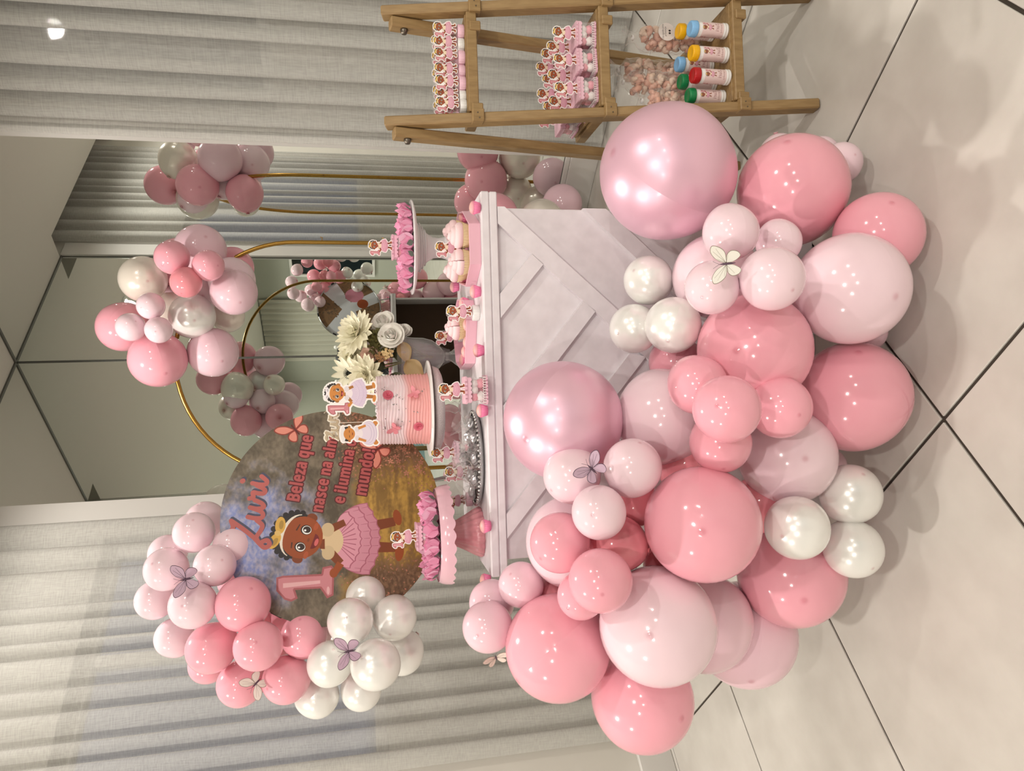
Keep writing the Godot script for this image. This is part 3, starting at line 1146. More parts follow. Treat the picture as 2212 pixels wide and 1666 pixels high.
func disc_print():
	var N = 512
	var im = Image.create(N, N, false, Image.FORMAT_RGBA8)
	var n1 = FastNoiseLite.new()
	n1.seed = 21
	n1.frequency = 0.012
	n1.fractal_octaves = 5
	var n2 = FastNoiseLite.new()
	n2.seed = 4
	n2.frequency = 0.09
	n2.fractal_octaves = 3
	for y in N:
		for x in N:
			var X = (x - 256.0) / 256.0
			var Y = (y - 256.0) / 256.0
			var a = n1.get_noise_2d(x, y)
			var d = n2.get_noise_2d(x * 0.7, y)
			# grey-brown trees all round, pale sky in the middle left, gold meadow below
			var c = Color(0.33, 0.29, 0.23).lerp(Color(0.50, 0.45, 0.38), clampf(0.5 + a * 1.0 + d * 0.45, 0, 1))
			var sk = clampf(1.5 - Vector2(X + 0.16, (Y + 0.62) * 1.0).length() * 2.4 + a * 0.8, 0, 1)
			c = c.lerp(Color(0.50, 0.55, 0.76).lerp(Color(0.68, 0.67, 0.77), clampf(0.5 + d, 0, 1)), sk)
			var gl = clampf((Y - 0.10 - 0.10 * X) * 5.0 + a * 0.8, 0, 1)
			var gold = Color(0.74, 0.58, 0.26).lerp(Color(0.52, 0.39, 0.17), clampf(0.5 + n1.get_noise_2d(x * 0.5, y * 3.0) * 1.2 + d * 0.5, 0, 1))
			c = c.lerp(gold, gl)
			var brn = clampf((absf(X - 0.02 * sin(Y * 9.0) + 0.02) - 0.33 + d * 0.12) * 5.0, 0, 1) * clampf((Y - 0.05) * 5.0, 0, 1)
			c = c.lerp(Color(0.36, 0.25, 0.16).lerp(Color(0.50, 0.37, 0.26), clampf(0.5 + d * 1.4, 0, 1)), brn)
			im.set_pixel(x, y, c)
	var K = 2048
	im.resize(K, K, Image.INTERPOLATE_BILINEAR)
	var cv = Cv.new(4, 4, Color.BLACK)
	cv.im = im
	cv.w = K
	cv.h = K
	var h = K / 2.0
	var rng = RandomNumberGenerator.new()
	rng.seed = 99
	# blossom dabs low on both sides
	for i in 1500:
		var X = rng.randf_range(-0.98, 0.98)
		var Y = rng.randf_range(0.05, 0.98)
		if absf(X) < 0.20 + rng.randf() * 0.22 and Y < 0.8:
			continue
		if X < 0.1 and rng.randf() < 0.5:
			continue
		var cc = Color(0.76, 0.50, 0.40).lerp(Color(0.58, 0.38, 0.30), rng.randf())
		cv.poly(ell(Vector2(h + X * h, h + Y * h), rng.randf_range(4, 12), rng.randf_range(3, 8), rng.randf() * 3.0, 9), cc)
	for i in 300:
		var X = rng.randf_range(0.15, 0.95)
		var Y = rng.randf_range(0.35, 0.9)
		var c0 = Vector2(h + X * h, h + Y * h)
		var cc = Color(0.80, 0.54, 0.44).lerp(Color(0.66, 0.42, 0.34), rng.randf())
		if i % 5 == 0 and X > 0.35:
			for k in 5:
				cv.poly(ell(c0 + Vector2(17, 0).rotated(TAU * k / 5), 13, 7, TAU * k / 5, 10), cc)
	# the girl
	var gs = girl_shapes(0.36, Color(0.86, 0.60, 0.67), Color(0.68, 0.38, 0.46), Color(0.86, 0.76, 0.60), Color(0.60, 0.28, 0.09), Color(0.86, 0.68, 0.30))
	var sc = 1.16 * h
	var gx = Transform2D(0.0, Vector2(sc, sc), 0, Vector2(h - 0.30 * h, h - 0.51 * h))
	for s in gs:
		cv.poly(gx * s[0], s[1])
	# butterflies
	for bf in [[0.83, -0.34, 0.9, 1.0], [0.60, 0.43, -0.5, 1.0]]:
		var xf = Transform2D(bf[2], Vector2(0.17 * h, 0.17 * h), 0, Vector2(h + bf[0] * h, h + bf[1] * h))
		for w in wing_shapes():
			cv.poly(xf * w, Color(0.55, 0.20, 0.16))
			cv.poly(xf * Geometry2D.offset_polygon(w, -0.06)[0], Color(0.87, 0.55, 0.48))
		cv.stroke(xf * PackedVector2Array([Vector2(0, -0.3), Vector2(0, 0.35)]), 8.0, Color(0.35, 0.12, 0.10))
	# lettering
	var ink = Color(0.70, 0.33, 0.33)
	var edge = Color(0.33, 0.05, 0.07)
	var lines = [["Beleza que", 0.13, -0.31, 0.158], ["nasce na alma", 0.02, -0.10, 0.148], ["e ilumina o", 0.09, 0.10, 0.148], ["mundo!", 0.15, 0.305, 0.16]]
	for L in lines:
		var xf = Transform2D(0.215, Vector2(L[3] * h * 0.78, L[3] * h), 0, Vector2(h + L[1] * h, h + L[2] * h))
		paint_text(cv, L[0], xf, ink, edge, 0.062, true, 0.018)
	# the name in brush script
	var V = func(x, y): return Vector2(x, y)
	var strokes = [
		bez([V.call(0.0, 0.26), V.call(0.05, 0.08), V.call(0.18, 0.06), V.call(0.32, 0.14), V.call(0.46, 0.08)]),
		bez([V.call(0.46, 0.08), V.call(0.30, 0.36), V.call(0.14, 0.60), V.call(0.02, 0.74)]),
		bez([V.call(0.02, 0.74), V.call(0.14, 0.66), V.call(0.28, 0.73), V.call(0.40, 0.75), V.call(0.50, 0.62)]),
		bez([V.call(0.02, 0.74), V.call(-0.06, 0.86), V.call(0.0, 0.96), V.call(0.09, 0.90), V.call(0.06, 0.80)]),
		bez([V.call(0.56, 0.42), V.call(0.54, 0.56), V.call(0.55, 0.70), V.call(0.62, 0.74), V.call(0.70, 0.66), V.call(0.76, 0.44)]),
		bez([V.call(0.76, 0.44), V.call(0.74, 0.60), V.call(0.78, 0.73), V.call(0.86, 0.68), V.call(0.92, 0.52)]),
		bez([V.call(0.95, 0.40), V.call(0.98, 0.48), V.call(1.08, 0.46), V.call(1.07, 0.58), V.call(1.08, 0.70), V.call(1.16, 0.70), V.call(1.24, 0.52)]),
		bez([V.call(1.28, 0.42), V.call(1.26, 0.56), V.call(1.27, 0.70), V.call(1.34, 0.73), V.call(1.44, 0.60)]),
		bez([V.call(1.31, 0.20), V.call(1.32, 0.21)])]
	for pas in 2:
		var off = Vector2(16, 12) if pas == 0 else Vector2()
		var xf = Transform2D(0.12, Vector2(0.43 * h, 0.41 * h), 0, Vector2(h - 0.19 * h, h - 0.96 * h) + off)
		for s in strokes:
			var q = xf * s
			var rr = []
			for i in q.size():
				rr.append(21.0 if q.size() > 12 else 23.0)
			cv.stroke(q, rr, Color(0.27, 0.27, 0.36) if pas == 0 else Color(0.72, 0.37, 0.35))
	return cv.tex()
func disc_back_print():
	var cv = Cv.new(512, 512, Color(0.84, 0.85, 0.88))
	# printed cloth folded over the rim leaves a white cross
	for k in 3:
		var a = [0.35, 2.1, 4.0][k]
		var p = PackedVector2Array([Vector2(256, 256) + Vector2(40, 40).rotated(a)])
		for i in 15:
			p.append(Vector2(256, 256) + Vector2(258, 0).rotated(a + 0.10 + 1.35 * i / 14.0))
		cv.poly(p, Color(0.50, 0.38, 0.26))
		var rng = RandomNumberGenerator.new()
		rng.seed = k
		for i in 60:
			var q = Vector2(256, 256) + Vector2(rng.randf_range(90, 240), 0).rotated(a + rng.randf_range(0.25, 1.3))
			cv.poly(ell(q, rng.randf_range(4, 16), rng.randf_range(3, 9), rng.randf() * 3, 9), Color(0.62, 0.45, 0.30).lerp(Color(0.34, 0.28, 0.22), rng.randf()))
	cv.poly(ell(Vector2(140, 300), 60, 75), Color(0.80, 0.52, 0.60))
	cv.poly(ell(Vector2(215, 365), 40, 45), Color(0.62, 0.28, 0.10))
	return cv.tex(false)
func wing_shapes():
	# two upper and two lower wings round the origin, y down
	var up = bez([Vector2(0.03, -0.05), Vector2(0.25, -0.45), Vector2(0.62, -0.72), Vector2(0.92, -0.68), Vector2(0.86, -0.38), Vector2(0.58, -0.08), Vector2(0.05, 0.04)], 5)
	var lo = bez([Vector2(0.03, 0.02), Vector2(0.40, 0.0), Vector2(0.62, 0.18), Vector2(0.56, 0.48), Vector2(0.34, 0.62), Vector2(0.12, 0.40), Vector2(0.02, 0.12)], 5)
	var r = [up, lo]
	for w in [up, lo]:
		var q = PackedVector2Array()
		for p in w:
			q.append(Vector2(-p.x, p.y))
		q.reverse()
		r.append(q)
	return r

# ---- ladder shelf: local x across, z back, origin at the foot of the front leg nearest the balloons ----
var lad = Transform3D()
const LWD = 0.262
func lad_front(y):
	return 0.2193 * y / 0.964
func lad_rear(y):
	return 0.364 - (0.364 - 0.2193) * y / 0.964
func build_ladder():
	var fl = Vector3(2.053, 0, 1.326)
	var ex = Vector3(0.6711, 0, -0.7413).normalized()
	# x runs toward the frame edge; z = x cross y points back to the wall
	lad = Transform3D(Basis(ex, Vector3.UP, ex.cross(Vector3.UP)), fl)
	var zs = 1.0 if lad.basis.z.dot(Vector3(-0.73, 0, -0.684)) > 0 else -1.0
	var o = thing("ladder_shelf", "folding wooden ladder shelf with three levels of party favours", "shelf", lad)
	lz = zs
	for s in 2:
		var x = s * LWD
		part("front_leg", beam(Vector3(x, 0.0, 0), Vector3(x, 0.985, zs * lad_front(0.985)), 0.023, 0.036), M.ladder_wood, o)
		var xi = x - 0.025
		part("rear_leg", beam(Vector3(xi, 0.0, zs * 0.364), Vector3(xi, 0.968, zs * lad_rear(0.968)), 0.024, 0.034), M.ladder_wood, o)
		part("bolt", lathem(prof([0.0, 0.012, 0.006, 0.011, 0.009, 0.004, 0.009, 0.0, 0.0, 0.0]), 12), M.screw, o, T(Vector3(x - 0.0372, 0.935, zs * 0.2193), Basis(Vector3(0, 0, 1), PI / 2)))
		for k in 3:
			var y = SHY[k] - 0.022
			var z0 = lad_front(y) - 0.012
			var z1 = lad_rear(y) + 0.022
			part("side_rail", boxm(Vector3(0.022, 0.026, z1 - z0 + 0.02), 0.002, Vector3(x + (0.021 if s == 0 else -0.048), y, zs * (z0 + z1) / 2)), M.ladder_wood, o)
			part("bracket", boxm(Vector3(0.030, 0.028, 0.028), 0.002, Vector3(x + (0.002 if s == 0 else -0.002), y, zs * (lad_front(y) - 0.014))), M.ladder_wood, o)
			for q in [-1, 1]:
				part("nail", lathem(prof([0.0, 0.0012, 0.0014, 0.001, 0.0016, 0.0, 0.0, 0.0]), 8), M.screw, o, T(Vector3(x + q * 0.006, y + q * 0.002, zs * (lad_front(y) - 0.0285)), Basis(Vector3(1, 0, 0), -PI / 2 * zs)))
	for k in 3:
		var y = SHY[k]
		var z0 = lad_front(y) - 0.010
		var z1 = lad_rear(y) + 0.016
		part("front_rail", boxm(Vector3(LWD - 0.028, 0.024, 0.018), 0.002, Vector3(LWD / 2, y - 0.014, zs * (z0 - 0.004))), M.ladder_wood, o)
		part("rear_rail", boxm(Vector3(LWD - 0.06, 0.024, 0.018), 0.002, Vector3(LWD / 2, y - 0.02, zs * z1)), M.ladder_wood, o)
		part("shelf_board", boxm(Vector3(LWD - 0.032, 0.007, z1 - z0), 0.001, Vector3(LWD / 2, y - 0.0035, zs * (z0 + z1) / 2)), M.ladder_wood, o)
var lz = 1.0
const SHY = [0.797, 0.497, 0.196]
func beam(a, b, wx, wz):
	var m = Mb.new(false)
	var d = b - a
	var y = d.normalized()
	var x = Vector3.RIGHT
	var z = x.cross(y).normalized()
	m.box((a + b) / 2, Vector3(wx, d.length(), wz), 0.003, Basis(x, y, z))
	return m.done()
# a spot on a ladder level: x across, f from front (0) to back (1)
func ladp(level, x, f, h = 0.0):
	var y = SHY[level]
	return lad * Vector3(x, y + h, lz * lerpf(lad_front(y) - 0.006, lad_rear(y) + 0.012, f))

# ---- balloons: [pixel x, pixel y, radius in pixels, distance, kind, label, crown spot dx, dy (in radii)] ----
var G_FLOOR = "balloon garland heaped on the floor round the table"
var G_DISC = "small balloons round the picture panel"
var G_ARCH = "balloons tied over the gold hoop"
var G_BACK = "balloons behind the table, seen in the mirror"
func balloon(px, py, r, d, kind, label, group, sx = NAN, sy = NAN, mirrored = 0):
	var p = at(px, py, d)
	var rad = r * d / FOC
	# the outline of a ball off the axis grows a little: keep the size as seen along its own sight line
	var q = ray(px, py)
	rad *= 0.985
	var to = (eye - p).normalized()
	var dir
	if is_nan(sx):
		dir = (to + Vector3(brng.randf_range(-1, 1), brng.randf_range(-1, 1), brng.randf_range(-1, 1)) * 1.3).normalized()
	else:
		dir = (to * sqrt(maxf(0.05, 1.0 - sx * sx - sy * sy)) + ax_down * sx - ax_right * sy).normalized()
	if mirrored == 1:
		p.z = -p.z
		dir.z = -dir.z
	elif mirrored == 2:
		p.x = -p.x
		p.z = -p.z
	if p.y < rad:
		p.y = rad + 0.001
	var o = thing("balloon", label, "balloon", T(p, along(dir, brng.randf() * 6.0).scaled(Vector3(rad, rad, rad)) if false else along(dir)), group)
	var sc = Transform3D(Basis().scaled(Vector3(rad, rad * 1.015, rad)), Vector3())
	part("body", S.balloon, M["balloon_" + kind], o, sc)
	part("knot", S.knot, M["balloon_" + kind], o, Transform3D(Basis().scaled(Vector3(rad, rad, rad)), Vector3(0, -1.09 * rad, 0)))
	return o
var brng = RandomNumberGenerator.new()

func build_balloons():
	brng.seed = 41
	var A = [
		[1442, 373, 146.5, 1.40, "PP", "huge pearly pink balloon beside the wooden ladder shelf, overlapping its front leg", -0.8, -0.3],
		[1712, 411, 118, 1.43, "P", "big glossy pink balloon just below the huge pearly one by the ladder shelf", -0.08, -0.75],
		[1896, 510, 93, 1.355, "P", "pink balloon lowest on the floor near the ladder, casting a shadow on tiles"],
		[1835, 624, 121.5, 1.30, "W", "large white-pink balloon at the floor edge, under the cream butterfly cluster", 0.6, 0.1],
		[1578, 502, 61, 1.24, "W", "small white-pink balloon touching the tip of the cream butterfly's upper wing", 0.3, 0.85],
		[1682, 523, 49, 1.29, "W", "small white-pink balloon half tucked behind the cream butterfly cluster, against big pink", 0.3, 0.85],
		[1667, 602, 70, 1.17, "W", "small white-pink balloon in front, below the body of the cream butterfly", 0.55, 0.3],
		[1538, 621, 59, 1.20, "W", "small white-pink balloon under the cream butterfly's lower wing", -0.4, 0.4],
		[1546, 597, 93, 1.40, "W", "larger white-pink balloon mostly hidden behind the cream butterfly cluster", -0.7, 0.4],
		[1401, 606, 54, 1.45, "PW", "pearl white balloon against the table panel, highest of the pearl trio", -0.6, -0.4],
		[1370, 710, 54, 1.45, "PW", "pearl white balloon against the table panel, nearest the diagonal batten", -0.7, 0.2],
		[1454, 702, 61.5, 1.36, "PW", "pearl white balloon in front of its two twins at the table panel", -0.2, 0.6],
		[1630, 755, 123, 1.31, "P", "big pink balloon with a dent, in the middle of the floor garland", -0.33, 0.02],
		[1816, 353, 45, 1.50, "W", "small pale balloon peeping out beside the big pink one, over bare tiles", 0.5, -0.3],
		[1686, 344, 51, 1.60, "W", "pale balloon showing as a thin rim above the big pink one, near the ladder foot"],
		[1772, 334, 39, 1.57, "W", "small pale balloon between two pale rims behind the big pink balloon"],
		[1869, 716, 46, 1.45, "L", "lilac-pink balloon mostly hidden under the large white-pink one by a tile joint"],
		[1842, 857, 119, 1.38, "P", "big pink balloon resting on the floor beside the crossing tile joints", 0.1, -0.75],
		[1459, 782, 58, 1.47, "P", "pink balloon hidden behind the pearl trio, only its edge showing"],
		[1432, 901, 104, 1.40, "W", "large white-pink balloon next to the pearly pink one in front of the table", 0.2, 0.8],
		[1506, 831, 65, 1.25, "P", "small pink balloon of the flower cluster, nearest the dented big balloon", 0.5, 0.6],
		[1570, 884, 74, 1.15, "P", "small pink balloon at the front of the flower cluster, dimple in its middle", -0.30, -0.10],
		[1684, 880, 68, 1.24, "P", "small pink balloon of the flower cluster on the floor side", 0.5, 0.2],
		[1556, 955, 67, 1.25, "P", "small pink balloon of the flower cluster, half hidden underneath", 0.1, 0.8],
		[1699, 985, 105, 1.37, "W", "large white-pink balloon below the pink flower cluster, beside the low pearl trio", 0.32, 0.05],
		[1790, 1005, 38, 1.52, "L", "tiny sliver of a pale balloon between white-pink one and low pearl trio"],
		[1837, 1068, 65, 1.37, "PW", "pearl white balloon of the low trio, nearest the tile joint", 0.4, -0.6],
		[1722, 1140, 69, 1.28, "PW", "pearl white balloon of the low trio, farthest from the floor", -0.5, 0.3],
		[1842, 1185, 63, 1.36, "PW", "pearl white balloon of the low trio, over bare floor with a shadow", 0.5, 0.5],
		[1517, 1132, 126, 1.25, "P", "biggest pink balloon in the middle of the garland, dark dimple facing out", 0.0, 0.12],
		[1366, 1011, 64, 1.25, "W", "small white-pink balloon of the lilac butterfly trio, nearest the floor", 0.25, -0.85],
		[1236, 1027, 63, 1.29, "W", "small white-pink balloon of the lilac butterfly trio, nearest the tabletop", -0.7, 0.5],
		[1294, 1107, 60, 1.21, "W", "small white-pink balloon under the lilac butterfly, in front", -0.25, 0.1],
		[1217, 908, 131, 1.38, "PP", "huge pearly pink balloon leaning on the table front under the silver tray", -0.6, 0.3],
		[1210, 1172, 66, 1.27, "P", "small pink balloon in front of a pale one, below the pink cake stand", -0.6, 0.5],
		[1236, 1169, 101, 1.41, "W", "large pale balloon half covered by a small pink one, against the table end"],
		[1335, 1175, 63, 1.31, "D", "deep pink balloon in the shade behind the white-pink one under the butterfly"],
		[1372, 1088, 52, 1.36, "D", "pink balloon squeezed in the gap beside the biggest pink balloon"],
		[1297, 1254, 70, 1.18, "P", "small pink balloon in front with a dark dimple, beside the large white-pink one", 0.05, 0.38],
		[1255, 1287, 52, 1.26, "P", "small pink balloon half hidden behind its dimpled twin", -0.5, 0.5],
		[1421, 1351, 128, 1.28, "W", "largest white-pink balloon, with two strong lamp reflections, near the curtain end", -0.12, 0.16],
		[1206, 1397, 115, 1.36, "P", "big pink balloon at the table corner with many lamp reflections", -0.68, 0.58],
		[1387, 1510, 111, 1.40, "P", "big pink balloon nearest the curtain, over the baseboard", 0.6, 0.3],
		[1708, 1239, 115, 1.47, "P", "big pink balloon near the floor between low pearl trio and pale ones", 0.2, 0.4],
		[1609, 1371, 111, 1.55, "L", "large lilac-pink balloon lowest at the curtain end of the garland", 0.1, 0.7],
		[1519, 1344, 107, 1.45, "L", "lilac-pink balloon mostly hidden behind the largest white-pink one"],
		[1126, 1264, 50, 1.41, "L", "small lilac-pink balloon at the table corner, touching the tabletop edge", -0.5, -0.5],
		[1062, 1302, 50, 1.46, "L", "small lilac-pink balloon behind the other two at the table corner"],
		[1054, 1354, 56, 1.39, "L", "small lilac-pink balloon of the table corner, farthest toward the curtain", -0.35, 0.3],
		[1192, 1290, 46, 1.45, "D", "deep pink balloon hidden between pale and big pink ones near the table corner"],
		[1480, 1010, 60, 1.40, "D", "deep pink balloon filling the gap behind the flower cluster"],
		[1640, 1090, 62, 1.40, "D", "deep pink balloon filling the gap above the low pearl trio"],
		[1450, 1220, 62, 1.36, "D", "deep pink balloon filling the gap between the biggest pink and largest white-pink"],
		[1690, 700, 60, 1.42, "P", "pink balloon hidden behind the dented big balloon and the white-pink one"]]
	for b in A:
		balloon(b[0], b[1], b[2], b[3], b[4], b[5], G_FLOOR, b[6] if b.size() > 6 else NAN, b[7] if b.size() > 7 else NAN)
	var D = [
		[444, 1127, 43.5, 1.80, "W", "pale pink balloon at the top of the panel garland, behind a dimpled one"],
		[419, 1151, 44, 1.68, "W", "pale pink balloon with a grey dimple at the top of the panel garland", -0.05, -0.65],
		[362, 1196, 41, 1.82, "W", "pale pink balloon at the back, near the top of the panel garland"],
		[360, 1230, 47, 1.66, "W", "pale pink balloon behind the lilac butterfly's upper wing, dimple to the side", -0.55, -0.2],
		[504, 1180, 43, 1.68, "W", "pale pink balloon overlapping the script name on the panel", -0.3, -0.5],
		[464, 1222, 45, 1.62, "W", "pale pink balloon just beside the lilac butterfly, toward the panel", 0.4, -0.3],
		[336, 1296, 42.5, 1.76, "W", "pale pink balloon highest over the curtain in the panel garland", -0.8, 0.1],
		[417, 1307, 51, 1.58, "W", "pale pink balloon in front, under the lilac butterfly's lower wing", -0.38, 0.05],
		[508, 1257, 37, 1.78, "P", "pink balloon mostly hidden between pale ones and the panel"],
		[525, 1305, 59, 1.60, "P", "biggest pink balloon of the panel garland, covering part of the number balloon print", 0.35, -0.65],
		[606, 1326, 39.5, 1.78, "P", "pink balloon tucked behind, against the panel's lower trees"],
		[377, 1378, 42, 1.76, "W", "pale pink balloon over the curtain next to the first pink ones"],
		[457, 1400, 54, 1.62, "P", "pink balloon beside the pale ones in the panel garland, dimple low", -0.65, 0.55],
		[449, 1436, 41, 1.76, "P", "pink balloon peeping from under another at the curtain side of the panel garland"],
		[558, 1396, 53, 1.57, "P", "pink balloon at the centre of the pink group with a dimple in its middle", -0.1, -0.15],
		[657, 1373, 50, 1.66, "P", "pink balloon beside the pearl white ones, near the panel edge", -0.2, -0.75],
		[520, 1477, 50, 1.66, "P", "pink balloon that carries the cream butterfly", -0.9, 0.2],
		[619, 1468, 52, 1.64, "P", "pink balloon between the cream butterfly and the pearl white ones", -0.6, 0.3],
		[790, 1287, 46, 1.70, "PW", "see-through pearl balloon in front of the panel's lower edge"],
		[757, 1342, 50, 1.60, "PW", "pearl white balloon above the lilac butterfly on the white group"],
		[852, 1334, 48.5, 1.66, "PW", "pearl white balloon of the panel garland nearest the pink cake stand"],
		[869, 1411, 47, 1.72, "PW", "pearl white balloon lowest in the panel garland"],
		[712, 1435, 49, 1.60, "PW", "pearl white balloon below the upper wing of the lilac butterfly, by the pink ones"],
		[812, 1436, 55, 1.56, "PW", "biggest pearl white balloon of the panel garland, in front"],
		[686, 1505, 46, 1.72, "PW", "pearl white balloon against the curtain beside the pink ones"],
		[780, 1491, 44, 1.74, "PW", "pearl white balloon against the curtain at the far edge of the garland"],
		[726, 1360, 37, 1.76, "PW", "pearl white balloon hidden behind others next to the panel edge"],
		[590, 1440, 40, 1.76, "D", "deep pink balloon hidden in the gap of the pink group"],
		[560, 1340, 38, 1.76, "D", "deep pink balloon hidden behind the biggest pink one of the panel garland"]]
	for b in D:
		balloon(b[0], b[1], b[2], b[3], b[4], b[5], G_DISC, b[6] if b.size() > 6 else NAN, b[7] if b.size() > 7 else NAN)
	var R = [
		[309, 603, 50, 2.73, "C", "big cream pearl balloon on the hoop with a bright lamp glint", 0.2, 0.1],
		[372, 556, 37, 2.60, "P", "small pink balloon on the hoop, uppermost of the front trio", -0.5, 0.4],
		[433, 540, 55, 2.79, "L", "big lilac balloon on the hoop next to the bare gold leg", 0.2, -0.5],
		[450, 574, 34, 2.60, "P", "small pink balloon on the hoop, touching the gold tube", 0.7, 0.0],
		[402, 610, 33.5, 2.58, "D", "small deep pink balloon on the hoop, lowest of the front trio", -0.3, 0.7],
		[503, 578, 45, 2.95, "P", "pink balloon behind the gold tube of the hoop"],
		[505, 631, 50, 2.74, "L", "big lilac balloon hanging under the hoop beside the small pink trio", 0.3, 0.5],
		[265, 706, 53.5, 2.79, "P", "big pink balloon at the top of the hoop", -0.6, 0.6],
		[326, 661, 29.5, 2.60, "W", "tiny white-pink balloon on the hoop, nearest the cream one"],
		[282, 707, 31, 2.60, "W", "tiny white-pink balloon in front of the big pink one on the hoop"],
		[343, 713, 29, 2.58, "W", "tiny white-pink balloon on the hoop, lowest of the tiny trio"],
		[415, 683, 49, 2.76, "PW", "pearl white balloon in the middle of the hoop garland", 0.1, 0.2],
		[341, 776, 61, 2.72, "P", "biggest pink balloon at the end of the hoop garland, over the mirror corner", 0.3, 0.55],
		[460, 761, 54, 2.82, "L", "big lilac balloon at the end of the hoop garland, hanging lowest", 0.4, 0.4],
		[493, 684, 35, 2.95, "C", "cream balloon showing behind two lilac ones under the hoop"],
		[437, 625, 44, 2.86, "W", "pale balloon in the depth of the hoop garland between lilac and pearl ones"],
		[365, 650, 40, 2.90, "W", "pale balloon in the depth of the hoop garland behind the tiny trio"]]
	for b in R:
		balloon(b[0], b[1], b[2], b[3], b[4], b[5], G_ARCH, b[6] if b.size() > 6 else NAN, b[7] if b.size() > 7 else NAN)
	# the far side of the hoop garland and the heap behind the table show in the mirror of the ladder wall: set where that mirror shows them
	var B = [
		[427, 400, 45, 3.27, "P", "pink balloon on the hoop's far side, facing the mirror"],
		[541, 352, 41, 3.40, "W", "pale balloon on the hoop's far side, under the tube in the mirror"],
		[427, 430, 44, 3.46, "C", "cream balloon on the hoop's far side, under a pink one in the mirror"]]
	for b in B:
		balloon(b[0], b[1], b[2], b[3], b[4], b[5], G_ARCH, 0.1, 0.1, 1)
	var K = [
		[1050, 390, 47, 3.40, "P", "pink balloon with its knot turned to the mirror, behind the table", -0.2, 0.05],
		[1032, 326, 46, 3.36, "P", "pink balloon behind the table, cut by the mirror edge"],
		[1122, 340, 46, 3.42, "C", "cream balloon behind the table, by the mirror edge"],
		[1112, 418, 40, 3.52, "C", "cream balloon behind the table, between pink and lilac in the mirror"],
		[1192, 383, 42, 3.345, "L", "lilac balloon on the floor behind the table, touching the mirror and baseboard"],
		[1163, 445, 43, 3.50, "C", "cream balloon behind the table, half hidden by the tabletop's end"],
		[1078, 446, 42, 3.56, "P", "pink balloon in the mirror just beyond the tabletop corner"],
		[1020, 436, 40, 3.50, "P", "pink balloon in the mirror behind the tabletop corner cupcake"]]
	for b in K:
		balloon(b[0], b[1], b[2], b[3], b[4], b[5], G_BACK, b[6] if b.size() > 6 else 0.2, b[7] if b.size() > 7 else 0.3, 1)

# ---- paper butterflies ----
func butterfly(px, py, d, size, turn, tilt, kind, label):
	var p = at(px, py, d)
	var to = (eye - p).normalized()
	# wings lie in a plane facing the viewer, turned in that plane and then tipped
	var z = to
	var x = -ax_right
	x = (x - z * x.dot(z)).normalized()
	var b = Basis(x, z.cross(x), z)
	b = b * Basis(Vector3(0, 0, 1), turn) * Basis(Vector3(1, 0, 0), tilt)
	var o = thing("paper_butterfly", label, "butterfly", T(p, b), "paper butterflies")
	var ws = wing_shapes()
	for i in 4:
		var s = 1.0 if i < 2 else -1.0
		var xf = Transform3D(Basis(Vector3.UP, -s * 0.45), Vector3()) * Transform3D(Basis().scaled(Vector3(size, size, size)), Vector3())
		var m = Mb.new(false)
		var w = PackedVector2Array()
		for q in ws[i]:
			w.append(Vector2(q.x, -q.y))
		m.prism(w, -0.012, 0.012, xf)
		var wing = part("wing", m.done(), (M.butterfly_edge if kind == "lilac" else M.butterfly_edge_cream), o)
		m = Mb.new(false)
		var inner = Geometry2D.offset_polygon(w, -0.022)[0]
		m.prism(inner, -0.02, 0.02, xf)
		part("wing_field", m.done(), M["butterfly_" + kind], wing)
		for k in 3:
			var a = Vector2(s * 0.06, 0.0)
			var c = inner[int(inner.size() * [0.25, 0.42, 0.6][k])]
			m = Mb.new(false)
			m.prism(bar2(a, a.lerp(c, 0.85), 0.007, 0.003), -0.026, 0.026, xf)
			part("vein", m.done(), (M.butterfly_edge if kind == "lilac" else M.butterfly_edge_cream), wing)
	part("body", tubem([Vector3(0, 0.28 * size, 0.01 * size), Vector3(0, 0.1 * size, 0.04 * size), Vector3(0, -0.15 * size, 0.04 * size), Vector3(0, -0.42 * size, 0.01 * size)], [0.012 * size, 0.05 * size, 0.05 * size, 0.015 * size], 8), M.butterfly_edge, o)
	for s in [-1, 1]:
		part("antenna", tubem([Vector3(0, 0.28 * size, 0.02 * size), Vector3(s * 0.08 * size, 0.45 * size, 0.05 * size), Vector3(s * 0.16 * size, 0.58 * size, 0.05 * size)], 0.008 * size, 5), M.butterfly_edge, o)
func build_butterflies():
	butterfly(400, 1252, 1.535, 0.040, 3.25, 0.2, "lilac", "lilac paper butterfly on the pale pink balloons of the panel garland")
	butterfly(752, 1408, 1.50, 0.038, 3.3, 0.2, "lilac", "lilac paper butterfly on the pearl white balloons of the panel garland")
	butterfly(552, 1478, 1.595, 0.036, 3.9, 0.3, "cream", "cream paper butterfly on a pink balloon of the panel garland")
	butterfly(1568, 570, 1.12, 0.035, 3.2, 0.25, "cream", "cream paper butterfly on the white-pink cluster low in the floor garland")
	butterfly(1277, 1012, 1.19, 0.034, 2.4, 0.5, "lilac", "lilac paper butterfly on the white-pink trio in front of the table")
	butterfly(1071, 1420, 1.40, 0.032, 1.9, 1.1, "white", "white paper butterfly seen edge-on at the table corner beside the big pink balloon")

# ---- things on the table ----
func card(m, k):
	return M["card_" + k]
